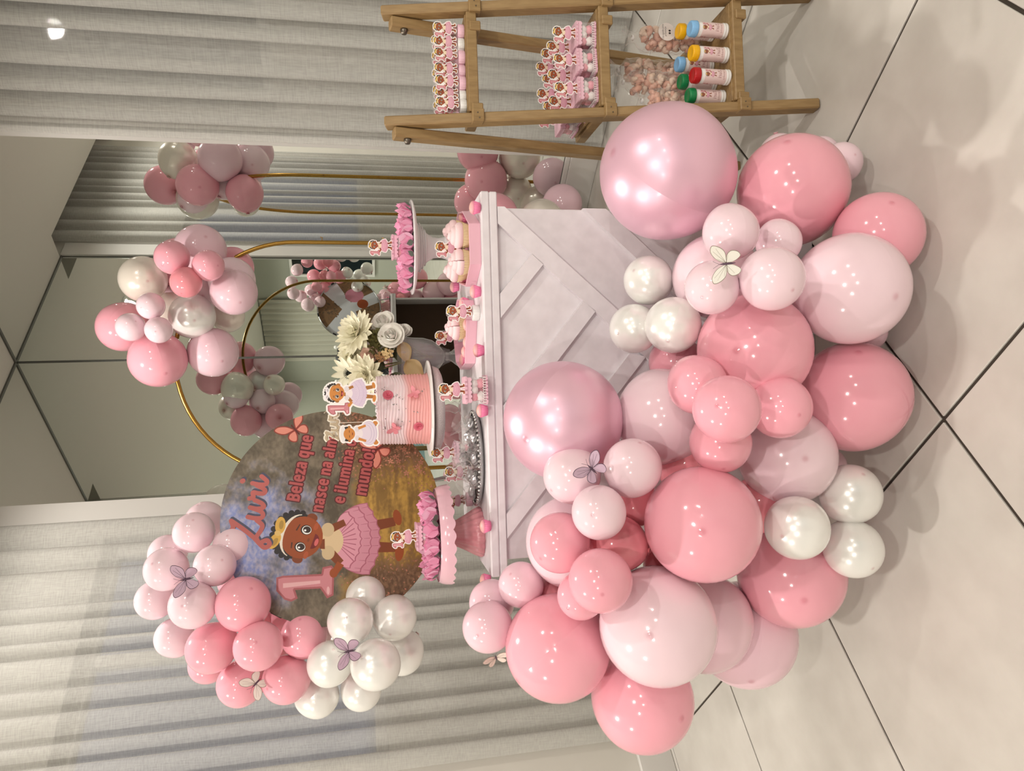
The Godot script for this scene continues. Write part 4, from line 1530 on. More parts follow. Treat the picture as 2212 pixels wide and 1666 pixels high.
# a favour box: clear sides, lace foot, pink scalloped lid, sweets, and a girl card standing on it
var box_proto
var tube_proto = {}
var mini_proto
var cup_proto
var paper_proto
func scallop(w, n, a):
	var p = PackedVector2Array()
	for s in 4:
		var d = Vector2(1, 0).rotated(s * PI / 2)
		var o = Vector2(-w, -w).rotated(s * PI / 2)
		for i in n * 4:
			var t = i / float(n * 4)
			p.append(o + d * (2 * w * t) + d.rotated(-PI / 2) * a * absf(sin(t * n * PI)))
	return p
func favour_box(xf, label, group, nocard = false):
	if box_proto == null:
		var o = thing("favour_box", label, "favour box", xf, group)
		box_proto = o
		var w = 0.052
		var h = 0.043
		part("case", boxm(Vector3(w, h, w), 0.002, Vector3(0, h / 2 + 0.002, 0)), M.clear_plastic, o)
		var flat = Basis(Vector3(1, 0, 0), -PI / 2)
		var m = Mb.new(false)
		m.prism(scallop(w * 0.52, 7, 0.0035), 0.0, 0.003, Transform3D(flat, Vector3()))
		part("lace_foot", m.done(), M.pink_lid, o)
		m = Mb.new(false)
		for s in 4:
			for i in 10:
				var t = (i + 0.5) / 10.0 - 0.5
				var c = Vector3(t * w, 0.0055, w * 0.515)
				var ring = []
				for k in 8:
					ring.append(yaw(s * PI / 2) * (c + Vector3(cos(TAU * k / 8) * 0.0026, sin(TAU * k / 8) * 0.0045, 0)))
				m.tube(ring, 0.0006, 5, true)
		var lc = part("lace", m.done(), M.white_plastic, o)
		lc.set_meta("kind", "stuff")
		m = Mb.new(false)
		m.prism(scallop(w * 0.5, 6, 0.003), 0.0, 0.004, Transform3D(flat, Vector3(0, h, 0)))
		part("lid", m.done(), M.pink_lid, o)
		m = Mb.new(false)
		for s in 4:
			var q = PackedVector2Array([Vector2(-w / 2, 0.0), Vector2(w / 2, 0.0)])
			for i in 25:
				var t = 1.0 - i / 24.0
				q.append(Vector2(-w / 2 + w * t, -0.007 - 0.003 * absf(sin(t * PI * 6))))
			q.reverse()
			m.prism(q, w * 0.505, w * 0.515, Transform3D(yaw(s * PI / 2), Vector3(0, h, 0)))
		part("lid_skirt", m.done(), M.pink_lid, o)
		var rng = RandomNumberGenerator.new()
		rng.seed = 6
		var ball = lathem(prof([0.0, -0.009, 0.007, -0.008, 0.0105, 0.0, 0.007, 0.008, 0.0, 0.009]), 14, 0.10, 5)
		for i in 10:
			var p = Vector3([-0.013, 0.013, -0.013, 0.013, 0.0, -0.013, 0.013, -0.012, 0.012, 0.0][i], 0.013 + 0.012 * int(i / 5.0) * 1.2, [0.013, 0.013, -0.013, -0.013, 0.0, 0.012, 0.013, -0.012, -0.013, 0.014][i])
			part("sweet", ball, M.white_sweet if i % 3 == 0 else M.pink_sweet, o, T(p, Basis(Vector3(1, 0.3, 0.2).normalized(), rng.randf() * 6.0)))
		part("card", GIRL.card, M.card_print, o, Transform3D(Basis().scaled(Vector3(0.052, 0.052, 0.052)), Vector3(0.0, h + 0.003, w * 0.3)))
		return o
	return dup(box_proto, xf, label, group)
# an upside-down tube of sweets with a girl sticker and a ribbed cap as its foot
func favour_tube(xf, label, group, cap = "pink_lid"):
	if not tube_proto.has(cap):
		var o = thing("favour_tube", label, "favour tube", xf, group)
		tube_proto[cap] = o
		part("cap", lathem(prof([0.0, 0.0, 0.0155, 0.0, 0.0168, 0.002, 0.0168, 0.014, 0.0155, 0.0155, 0.0, 0.0155]), 60, 0.045, 20), M[cap], o)
		part("tube", lathem(prof([0.0125, 0.0155, 0.0125, 0.06, 0.0105, 0.068, 0.006, 0.0725, 0.0, 0.074]), 22), M.clear_plastic, o)
		var ball = lathem(prof([0.0, -0.006, 0.005, -0.005, 0.0068, 0.0, 0.005, 0.005, 0.0, 0.006]), 10)
		for i in 5:
			part("sweet", ball, M.red_sweet if i % 2 == 0 else M.pink_sweet, o, T(Vector3(cos(i * 2.2) * 0.004, 0.022 + i * 0.0085, sin(i * 2.2) * 0.004)))
		part("card", GIRL.card, M.card_print, o, Transform3D(Basis().scaled(Vector3(0.05, 0.05, 0.05)), Vector3(0, 0.020, 0.0142)))
		return o
	return dup(tube_proto[cap], xf, label, group)
func mini_cake(p, label, a = 0.0):
	var g = "tiny pink cupcakes on the party table"
	var xf = T(p, yaw(a))
	if mini_proto == null:
		var o = thing("mini_cupcake", label, "mini cupcake", xf, g)
		mini_proto = o
		part("cup", lathem(prof([0.0, 0.0, 0.0098, 0.0, 0.0142, 0.0145, 0.013, 0.0148, 0.0, 0.0148]), 64, 0.045, 16), M.pink_cup, o)
		var c = [Color(0.80, 0.24, 0.37), Color(0.80, 0.30, 0.39), Color(0.81, 0.38, 0.40), Color(0.82, 0.44, 0.40), Color(0.82, 0.46, 0.40), Color(0.82, 0.44, 0.40), Color(0.82, 0.42, 0.4)]
		part("top", lathem(prof([0.0138, 0.0142, 0.0143, 0.016, 0.0125, 0.0192, 0.009, 0.0215, 0.004, 0.0232, 0.0, 0.0236]), 24, 0.0, 0, c), M.mini_cake_top, o)
		return o
	return dup(mini_proto, xf, label, g)
func cupcake(p, label, a = 0.0, case_mat = "paper_case"):
	var g = "large frosted cupcakes in the pink trays"
	var xf = T(p, yaw(a))
	if cup_proto == null:
		var o = thing("cupcake", label, "cupcake", xf, g)
		cup_proto = o
		part("paper_case", lathem(prof([0.0, 0.0, 0.020, 0.0, 0.0285, 0.026, 0.027, 0.0262, 0.0, 0.024]), 112, 0.035, 28), M[case_mat], o)
		# swirled topping: a rising rope
		for k in 3:
			var pts = []
			var rr = []
			var R = [0.019, 0.012, 0.004][k]
			for i in 25:
				var t = TAU * i / 24.0
				pts.append(Vector3(cos(t) * R, 0.030 + k * 0.009 + 0.004 * i / 24.0, sin(t) * R))
				rr.append([0.0105, 0.0095, 0.007][k])
			part("swirl", tubem(pts, rr, 12), M.marshmallow, o)
		return o
	return dup(cup_proto, xf, label, g)
# a frilled paper cup for a sweet, built of lapped petals
func paper_flower(xf, label, group):
	if paper_proto == null:
		var o = thing("paper_flower_cup", label, "paper flower", xf, group)
		paper_proto = o
		var rng = RandomNumberGenerator.new()
		rng.seed = 12
		for k in 7:
			var rows = []
			var a = TAU * k / 7.0 + rng.randf_range(-0.2, 0.2)
			var big = 1.0 if k % 2 == 0 else 0.82
			for i in 6:
				var t = i / 5.0
				var row = []
				for j in 7:
					var s = (j - 3) / 3.0
					var w = 0.019 * sin(PI * (0.18 + 0.62 * t)) * big
					var r = 0.007 + 0.014 * t + 0.004 * t * t - 0.005 * s * s * t
					var y = 0.003 + 0.032 * t * big - 0.006 * s * s * t + 0.0022 * sin(s * 7.0 + k) * t
					row.append(Vector3(cos(a) * r - sin(a) * w * s, y, sin(a) * r + cos(a) * w * s))
				rows.append(row)
			var m = Mb.new()
			m.sheet(rows, Vector3(cos(a), 0.2, sin(a)))
			part("petal", m.done(), M.pink_paper if k % 3 != 1 else M.pink_paper_pale, o)
		part("sweet", lathem(prof([0.0, 0.006, 0.010, 0.009, 0.012, 0.017, 0.009, 0.024, 0.0, 0.027]), 16), M.pink_paper_pale, o)
		for k in 2:
			var a = 0.6 + k * 2.9
			var q = PackedVector2Array([Vector2(0, 0), Vector2(0.008, 0.006), Vector2(0.007, 0.014), Vector2(0, 0.022), Vector2(-0.007, 0.014), Vector2(-0.008, 0.006)])
			var m = Mb.new(false)
			m.prism(q, 0, 0.0006, Transform3D(yaw(a) * Basis(Vector3(1, 0, 0), 0.95), Vector3(sin(a) * 0.009, 0.001, cos(a) * 0.009)))
			part("leaf", m.done(), M.leaf_grey, o)
		return o
	return dup(paper_proto, xf, label, group)

func to_eye(p, extra = 0.0):
	return facing((eye - p)).rotated(Vector3.UP, extra)

func build_table_things():
	# tall white cake stand
	var p = tabp(0.075, 0.25)
	var o = thing("cake_stand", "tall white porcelain cake stand with a trumpet foot, full of pink paper flowers", "cake stand", T(p), "cake stands")
	var h = 0.128
	part("foot", lathem(prof([0.0, 0.0, 0.070, 0.0, 0.073, 0.003, 0.068, 0.008, 0.052, 0.018, 0.036, 0.032, 0.027, 0.048, 0.024, 0.064, 0.026, 0.078, 0.034, 0.092, 0.048, 0.106, 0.058, 0.114, 0.062, 0.120, 0.0, 0.121]), 48), M.porcelain, o)
	part("plate", lathem(prof([0.0, h - 0.012, 0.06, h - 0.010, 0.095, h - 0.006, 0.112, h - 0.001, 0.1135, h + 0.003, 0.111, h + 0.004, 0.09, h - 0.001, 0.0, h - 0.001]), 64), M.porcelain, o)
	var rg = lathem(prof([0.058, 0.0, 0.0605, 0.0015, 0.058, 0.003]), 48)
	for k in 3:
		part("moulding", rg, M.porcelain, o, Transform3D(Basis().scaled(Vector3(1.0 - 0.13 * k, 1, 1.0 - 0.13 * k)), Vector3(0, h - 0.019 - k * 0.006, 0)))
	ring_of_flowers(p + Vector3(0, h, 0), 0.096, 16, 0.058, 9, "on the tall white cake stand", 1)
	favour_box(T(p + Vector3(0, h + 0.003, 0.0) + to_eye(p).z * 0.01, to_eye(p, 0.1)), "favour box with a girl card, standing among flowers on the white cake stand", "favour boxes on the table")
	# pink cake stand with scalloped skirt
	p = tabp(0.748, 0.115)
	var o2 = thing("cake_stand", "pink cake stand with a scalloped skirt and fluted glass foot, full of paper flowers", "cake stand", T(p), "cake stands")
	h = 0.102
	part("foot", lathem(prof([0.0, 0.0, 0.054, 0.0, 0.056, 0.004, 0.050, 0.018, 0.040, 0.036, 0.030, 0.056, 0.023, 0.076, 0.0205, h - 0.012, 0.0, h - 0.012]), 120, 0.03, 20), M.pink_glass, o2)
	part("plate", lathem(prof([0.0, h - 0.012, 0.098, h - 0.010, 0.103, h - 0.004, 0.1, h, 0.0, h]), 64), M.pink_plate, o2)
	var rows = []
	for i in 4:
		var row = []
		for j in 145:
			var a = TAU * j / 144.0
			var sc = absf(sin(a * 13.0))
			var y = [h + 0.002, h - 0.004, h - 0.014, h - 0.0245 - 0.006 * sc][i]
			var r = [0.103, 0.107, 0.110, 0.1115][i]
			row.append(Vector3(cos(a) * r, y, sin(a) * r))
		rows.append(row)
	var m = Mb.new()
	m.sheet(rows, Vector3(0, 0.0, 0.0))
	part("skirt", m.done(), M.pink_plate, o2)
	ring_of_flowers(p + Vector3(0, h, 0), 0.087, 15, 0.050, 8, "on the pink cake stand", 2)
	favour_box(T(p + Vector3(0, h + 0.002, 0) + to_eye(p).z * 0.012, to_eye(p, -0.15)), "favour box with a girl card, standing among flowers on the pink cake stand", "favour boxes on the table")
	# octagonal pink trays
	tray("eight-sided pink tray with four frosted cupcakes, in front of the white stand", [[1037, 484], [1040, 571], [1029, 618], [1014, 612], [1003, 575], [1002, 498], [1011, 462], [1022, 458]])
	tray("eight-sided pink tray with tiny cupcakes, in front of the flower vase", [[1023, 650], [1031, 692], [1027, 784], [1016, 797], [1006, 782], [1001, 735], [1001, 680], [1009, 648]])
	var cl = [[1026, 510, "frosted cupcake at the front of the first tray, nearest the table end"], [1027, 566, "frosted cupcake at the front of the first tray, toward the tiny cupcakes"], [1012, 503, "frosted cupcake at the back of the first tray, under the white stand"], [1014, 583, "frosted cupcake at the back of the first tray, leaning outward"], [1016, 708, "single frosted cupcake in the second tray beside a clear favour tube"]]
	for c in cl:
		cupcake(on_table(c[0], c[1], 0.003) + Vector3(0, 0.003, 0), c[2], c[0] * 1.7)
	var q = on_table(1019, 537)
	favour_tube(T(q + Vector3(0, 0.012, 0), to_eye(q)), "favour tube with girl sticker wedged between the four frosted cupcakes", "favour tubes on the table")
	q = on_table(1035, 676)
	favour_tube(T(q, to_eye(q, 0.1)), "favour tube with a white ribbed cap standing before the second tray", "favour tubes on the table", "white_plastic")
	q = on_table(1006, 724)
	favour_tube(T(q + Vector3(0, 0.004, 0), to_eye(q, -0.3)), "favour tube at the back of the second tray, before the vase foot", "favour tubes on the table", "white_plastic")
	q = on_table(1026, 1021)
	favour_tube(T(q, to_eye(q, 0.1)), "favour tube behind the silver tray, against the mirror", "favour tubes on the table")
	q = on_table(1020, 1078)
	favour_tube(T(q, to_eye(q, -0.3)), "favour tube behind the wrapped sweets, next to the pink cake stand", "favour tubes on the table")
	q = on_table(1050, 842)
	favour_box(T(q + Vector3(0, 0.001, 0), to_eye(q)), "favour box with girl card at the table edge below the cake", "favour boxes on the table")
	q = on_table(1022, 982)
	favour_box(T(q + Vector3(0, 0.001, 0), to_eye(q, 0.3)), "favour box half hidden behind wrapped sweets at the cake stand", "favour boxes on the table")
	var ml = [[1037, 449, "at the table corner nearest the ladder"], [1012, 470, "behind the first tray, under the white stand"], [991, 620, "farthest back, before the dark reflection"], [1013, 604, "at the back corner of the first tray"], [1038, 630, "on the bare table between the two trays"], [1022, 702, "in the second tray below the frosted cupcake"], [1022, 740, "in the second tray, second along its front"], [1018, 760, "in the second tray, third along its front"], [1013, 777, "in the second tray, last along its front"], [1013, 655, "in the second tray at its near end"], [1045, 757, "on the bare table before the second tray's end"], [1053, 887, "at the table edge below the cake stand foot"], [1060, 1136, "at the table edge before the fluted pink foot"], [1060, 1253, "at the table corner beside the lilac balloons"]]
	for c in ml:
		var inside = c[2].contains("in the second tray")
		mini_cake(on_table(c[0], c[1], 0.004 if inside else 0.0), "tiny pink cupcake " + c[2], c[1] * 0.7)
	silver_tray()
	# thin clear stirrer lying against the mirror side
	m = tubem([on_table(1000, 800, 0.0), on_table(990, 790, 0.012)], 0.001, 6)

func ring_of_flowers(c, r, n, r2, n2, where, sd):
	var rng = RandomNumberGenerator.new()
	rng.seed = sd * 17
	var g = "pink paper flowers " + where
	for i in n + n2:
		var a = TAU * i / n if i < n else TAU * (i - n) / n2 + 0.3
		var rr = r if i < n else r2
		var p = c + Vector3(cos(a) * rr, 0.001, sin(a) * rr)
		var tip = 0.38 if i < n else 0.12
		var b = Basis(Vector3(sin(a), 0, -cos(a)), -tip) * yaw(rng.randf() * 6.0)
		paper_flower(Transform3D(b.scaled(Vector3.ONE * rng.randf_range(0.84, 0.95)), p), "pink frilled paper flower cup " + where, g)
func tray(label, px):
	var base = on_table(px[0][0], px[0][1])
	var pts = PackedVector2Array()
	var c = Vector2()
	for q in px:
		var w = tab.affine_inverse() * on_table(q[0], q[1])
		pts.append(Vector2(w.x, w.z))
		c += pts[pts.size() - 1]
	c /= pts.size()
	var hull = Geometry2D.convex_hull(pts)
	hull.remove_at(hull.size() - 1)
	var loc = PackedVector2Array()
	for q in hull:
		loc.append(q - c)
	var o = thing("tray", label, "tray", tab * T(Vector3(c.x, TH, c.y)), "pink trays")
	var down = Basis(Vector3(1, 0, 0), Vector3(0, 0, 1), Vector3(0, 1, 0))
	var m = Mb.new(false)
	var flat = PackedVector2Array()
	for q in loc:
		flat.append(Vector2(q.x, -q.y))
	m.prism(flat, 0.0, 0.0025, Transform3D(Basis(Vector3(1, 0, 0), -PI / 2), Vector3()))
	part("bottom", m.done(), M.pink_tray, o)
	for i in loc.size():
		var a = loc[i]
		var b = loc[(i + 1) % loc.size()]
		var mid = (a + b) * 0.5
		var d = b - a
		var w = Mb.new(false)
		w.box(Vector3(mid.x, 0.0125, mid.y), Vector3(d.length() + 0.002, 0.025, 0.003), 0.0008, Basis(Vector3.UP, -d.angle()))
		part("side", w.done(), M.pink_tray, o)

func silver_tray():
	var c = Vector3(0.578, 0, 0.108)
	var o = thing("silver_tray", "oval silver tray with a beaded rim holding wrapped sweets", "tray", tab * T(Vector3(c.x, TH, c.z)))
	var sc = Transform3D(Basis().scaled(Vector3(1, 1, 0.74)), Vector3())
	var m = Mb.new()
	m.lathe(prof([0.0, 0.0, 0.085, 0.0, 0.102, 0.006, 0.106, 0.012, 0.104, 0.013, 0.098, 0.009, 0.083, 0.003, 0.0, 0.003]), 64, sc)
	part("dish", m.done(), M.steel, o)
	var bead = lathem(prof([0.0, -0.0042, 0.003, -0.003, 0.0042, 0.0, 0.003, 0.003, 0.0, 0.0042]), 10)
	for i in 56:
		var a = TAU * i / 56.0
		part("bead", bead, M.steel, o, T(Vector3(cos(a) * 0.105, 0.0135, sin(a) * 0.105 * 0.74)))
	# sweets in crackling clear wrap
	var rng = RandomNumberGenerator.new()
	rng.seed = 31
	var proto
	var where = ["cake end", "front toward the cake", "front middle", "front toward pink stand", "pink stand end", "back middle", "back by the cake", "back by the tube", "on top"]
	var spots = [[-0.078, 0.0], [-0.05, -0.045], [-0.005, -0.052], [0.042, -0.046], [0.078, 0.0], [0.0, 0.03], [-0.045, 0.03], [0.045, 0.03], [0.0, -0.01]]
	for i in spots.size():
		var p = tab * Vector3(c.x + spots[i][0], TH + (0.018 if i < 8 else 0.038), c.z + spots[i][1])
		var xf = T(p, yaw(rng.randf() * 6.0))
		var lab = "foil sweet in a clear wrapper on the silver tray, " + where[i]
		if proto == null:
			proto = thing("wrapped_sweet", lab, "wrapped sweet", xf, "wrapped sweets on the silver tray")
			part("foil", crumple(0.0148, 0.011, 5), M.silver_foil, proto)
			part("base_cup", lathem(prof([0.0, -0.0145, 0.011, -0.0145, 0.0155, -0.004, 0.0145, -0.004, 0.0, -0.012]), 40, 0.05, 14), M.brown_dark, proto)
			for k in 1:
				var rows = []
				for a in 10:
					var row = []
					for b in 14:
						var t = TAU * b / 13.0
						var v = a / 9.0
						var r = (0.018 if v < 0.55 else lerpf(0.018, 0.006, (v - 0.55) / 0.2) if v < 0.75 else lerpf(0.006, 0.024, (v - 0.75) / 0.25))
						r *= 1.0 + 0.22 * sin(t * 5 + a * 2.1 + k) * sin(a * 1.7 + t * 3.0)
						if a == 0:
							r = 0.002
						row.append(Vector3(cos(t) * r, -0.013 + 0.05 * v, sin(t) * r))
					rows.append(row)
				var mb = Mb.new(false)
				mb.sheet(rows, Vector3(0, 0, 0))
				part("wrapper", mb.done(), M.film, proto, T(Vector3(0, 0.001, 0), Basis(Vector3(1, 0, 0.4).normalized(), 0.75 - 1.3 * k)))
		else:
			dup(proto, xf, lab)

func crumple(rx, ry, sd):
	var rng = RandomNumberGenerator.new()
	rng.seed = sd
	var rows = []
	for i in 10:
		var row = []
		for j in 15:
			var a = TAU * j / 14.0
			var t = PI * i / 9.0
			var k = rng.randf_range(0.80, 1.15) if j < 14 else 1.0
			row.append(Vector3(sin(t) * cos(a) * rx * k, -cos(t) * ry * lerpf(1.0, k, 0.6), sin(t) * sin(a) * rx * k))
		row[14] = row[0]
		rows.append(row)
	var m = Mb.new(false)
	m.sheet(rows, Vector3())
	return m.done()

# ---- vase and flowers ----
func flower(p, kind, label, dir, size):
	var o = thing("flower", label, "flower", T(p, along(dir)), "flowers in the glass vase")
	var rng = RandomNumberGenerator.new()
	rng.seed = int(size * 100000) + kind.length()
	if kind == "mum" or kind == "daisy":
		var layers = 3 if kind == "mum" else 1
		var petal = {}
		for L in layers:
			var n = [19, 15, 11][L] if kind == "mum" else 13
			var len = size * [1.0, 0.78, 0.5][L]
			var rise = [0.15, 0.65, 1.1][L]
			var rows = []
			for i in 7:
				var t = i / 6.0
				var row = []
				for j in 5:
					var s = (j - 2) / 2.0
					var w = size * 0.17 * sin(PI * (0.1 + 0.83 * t))
					if t > 0.95:
						w *= 0.6
					row.append(Vector3(s * w, len * (t * sin(rise) + 0.25 * t * t - 0.14 * t * t * t) + size * 0.05 * s * s * t, len * t * cos(rise)))
				rows.append(row)
			var m = Mb.new()
			m.sheet(rows, Vector3(0, 1, 0))
			var pm = m.done()
			for k in n:
				var a = TAU * (k + 0.5 * L) / n + rng.randf_range(-0.08, 0.08)
				part("petal", pm, M.petal_white, o, T(Vector3(0, 0.004 * L, 0), yaw(a) * Basis(Vector3(1, 0, 0), rng.randf_range(-0.15, 0.15))))
		if kind == "daisy":
			for k in 22:
				var a = TAU * k / 22.0
				var d = Vector3(cos(a) * 0.8, 0.5 + 0.5 * rng.randf(), sin(a) * 0.8).normalized()
				part("stamen", tubem([Vector3(), d * size * 0.36], [size * 0.03, size * 0.012], 5), M.flower_heart, o)
			part("heart", lathem(prof([0.0, -0.1 * size, 0.13 * size, 0.0, 0.10 * size, 0.1 * size, 0.0, 0.16 * size]), 14), M.flower_heart, o)
		else:
			part("heart", lathem(prof([0.0, 0.0, 0.10 * size, 0.06 * size, 0.08 * size, 0.3 * size, 0.0, 0.4 * size]), 12, 0.1, 6), M.petal_white, o)
	else:
		# ranunculus or rose: shells of cupped petals
		var mt = M.petal_cream if kind == "ranunculus" else M.petal_blush
		for L in 5:
			var n = [6, 5, 4, 4, 3][L]
			var R = size * [1.15, 0.92, 0.66, 0.44, 0.24][L]
			var rows = []
			for i in 7:
				var t = i / 6.0
				var row = []
				for j in 7:
					var s = (j - 3) / 3.0
					var a = s * 0.85 * (0.55 + 0.45 * sin(PI * minf(1.0, 0.25 + t * 0.6)))
					var r = R * sin(0.35 + 1.35 * t) * (1.0 + (0.12 * t * t if L < 2 else -0.12 * t))
					row.append(Vector3(sin(a) * r, size * (-0.35 + (0.62 + 0.16 * L) * t - 0.18 * s * s * t), cos(a) * r))
				rows.append(row)
			var m = Mb.new()
			m.sheet(rows, Vector3(0, 0, 1))
			var pm = m.done()
			for k in n:
				part("petal", pm, mt, o, T(Vector3(), yaw(TAU * k / n + L * 0.7)))
	return o
func leaf(p, dir, size, mt, label):
	var rows = []
	for i in 9:
		var t = i / 8.0
		var row = []
		for j in 5:
			var s = (j - 2) / 2.0
			var w = size * 0.30 * sin(PI * pow(t, 0.75)) + 0.0004
			row.append(Vector3(s * w, size * t, size * (0.10 * s * s - 0.25 * t * t)))
		rows.append(row)
	var m = Mb.new()
	m.sheet(rows, Vector3(0, 0, 1))
	var to = (eye - p).normalized()
	var y = dir.normalized()
	var x = y.cross(to).normalized()
	return solo("leaf", label, "leaf", m.done(), M[mt], Transform3D(Basis(x, y, x.cross(y)), p), "leaves in the glass vase")
func build_flowers():
	var base = tabp(0.337, 0.352)
	var v = thing("vase", "clear glass footed vase holding white artificial flowers", "vase", T(base))
	part("foot", lathem(prof([0.0, 0.0, 0.031, 0.0, 0.033, 0.003, 0.025, 0.012, 0.014, 0.026, 0.0095, 0.036, 0.0095, 0.044, 0.0, 0.046]), 60, 0.05, 12), M.vase_glass, v)
	part("stem_ring", lathem(prof([0.0095, 0.036, 0.0125, 0.039, 0.0095, 0.043]), 24), M.vase_glass, v)
	part("bowl", lathem(prof([0.0, 0.045, 0.014, 0.048, 0.030, 0.060, 0.043, 0.078, 0.049, 0.10, 0.050, 0.125, 0.052, 0.145, 0.060, 0.160]), 72, 0.02, 12), M.vase_glass, v)
	for k in 3:
		var rows = []
		for i in 7:
			var row = []
			for j in 25:
				var a = TAU * j / 24.0
				var r = 0.012 + 0.032 * sin(PI * 0.5 * i / 6.0) + 0.006 * sin(a * 5 + k * 2 + i)
				row.append(Vector3(cos(a) * r, 0.055 + i * 0.019 - 0.012 * k, sin(a) * r))
			rows.append(row)
		var m = Mb.new()
		m.sheet(rows, Vector3())
		part("tulle", m.done(), M.tulle, v, T(Vector3(), yaw(k * 0.8)))
	var hub = base + Vector3(0, 0.15, 0)
	var toc = (eye - hub).normalized()
	var fl = [
		["mum", 776, 722, 1.83, 0.062, "white chrysanthemum highest in the vase, toward the round reflection"],
		["mum", 795, 808, 1.80, 0.056, "white chrysanthemum touching the cake side of the bouquet"],
		["daisy", 757, 806, 1.86, 0.052, "white daisy with a spiky black heart above the cake"],
		["ranunculus", 828, 696, 1.84, 0.025, "cream ranunculus upper at the mirror side of the bouquet"],
		["ranunculus", 846, 726, 1.79, 0.027, "cream ranunculus in front, turned open toward the viewer"],
		["ranunculus", 868, 717, 1.87, 0.022, "cream ranunculus bud lowest at the bouquet's side"],
		["rose", 800, 772, 1.82, 0.024, "blush rose in the middle of the bouquet"],
		["mum", 768, 765, 1.90, 0.052, "white chrysanthemum at the back between two others"]]
	for f in fl:
		var p = at(f[1], f[2], f[3])
		var d = (p - hub).normalized() * 0.8 + toc * (1.0 if f[0] != "daisy" else 1.3)
		flower(p, f[0], f[5], d.normalized(), f[4])
		var fo = get_child(get_child_count() - 1)
		part("stem", tubem([Vector3(), (hub - p) * 0.55 + Vector3(0, -0.02, 0), hub - p + Vector3(0, -0.07, 0)], 0.0018, 6), M.leaf_olive, fo, fo.transform.affine_inverse() * T(p - d.normalized() * 0.006))
	var lv = [
		[880, 782, 1.76, 895, 800, 0.075, "leaf_tan", "broad tan leaf hanging over the vase front"],
		[868, 740, 1.80, 880, 780, 0.06, "leaf_tan", "tan leaf tucked under the open ranunculus"],
		[850, 760, 1.82, 905, 775, 0.07, "leaf_dark", "dark leaf inside the vase mouth"],
		[815, 735, 1.85, 790, 720, 0.055, "leaf_olive", "olive leaf behind the ranunculus pair"],
		[825, 745, 1.83, 805, 735, 0.05, "leaf_olive", "olive leaf at the bouquet centre"],
		[845, 810, 1.83, 880, 835, 0.06, "leaf_dark", "dark leaf between bouquet and cake"],
		[830, 790, 1.82, 812, 790, 0.045, "leaf_dark", "small dark leaf under the blush rose"]]
	for l in lv:
		var a = at(l[0], l[1], l[2])
		leaf(a, at(l[3], l[4], l[2] - 0.02) - a, l[5], l[6], l[7])
	# fine filler: olive sprigs and seed pods
	var rng = RandomNumberGenerator.new()
	rng.seed = 77
	var sprig = thing("filler_sprig", "olive green sprig of fine florets at the bouquet centre", "sprig", T(at(822, 742, 1.82)))
	var b = Mb.new(false)
	for i in 420:
		var d = Vector3(rng.randfn(), rng.randfn(), rng.randfn()).normalized()
		var c = d * 0.034 * pow(rng.randf(), 0.4)
		c = c * Vector3(1.0, 1.0, 1.0)
		var e = along(d + Vector3(rng.randf() - 0.5, rng.randf() - 0.5, rng.randf() - 0.5))
		b.tri(c - e.x * 0.0028, c + e.x * 0.0028, c + e.y * 0.010, e.z)
		b.tri(c - e.z * 0.0028, c + e.z * 0.0028, c + e.y * 0.010, e.x)
	var fp = part("florets", b.done(), M.leaf_olive, sprig)
	fp.set_meta("kind", "stuff")
	for k in 2:
		var pod = thing("seed_pods", ["brown seed pod cluster beside the blush rose", "pale seed pod cluster with tiny holes, below the rose"][k], "seed pods", T(at([824, 838][k], [772, 764][k], 1.80)))
		for i in 12:
			var a = i * 2.4
			var r = 0.004 * sqrt(i)
			var to = toc
			var x = Vector3.UP.cross(to).normalized()
			var c = x * cos(a) * r + to.cross(x) * sin(a) * r + to * (0.010 - r * 0.3)
			part("pod", lathem(prof([0.0, -0.004, 0.003, -0.003, 0.0042, 0.001, 0.003, 0.003, 0.0014, 0.002, 0.0, 0.0005]), 10), [M.pod_brown, M.pod_tan][k], pod, T(c, along(to)))

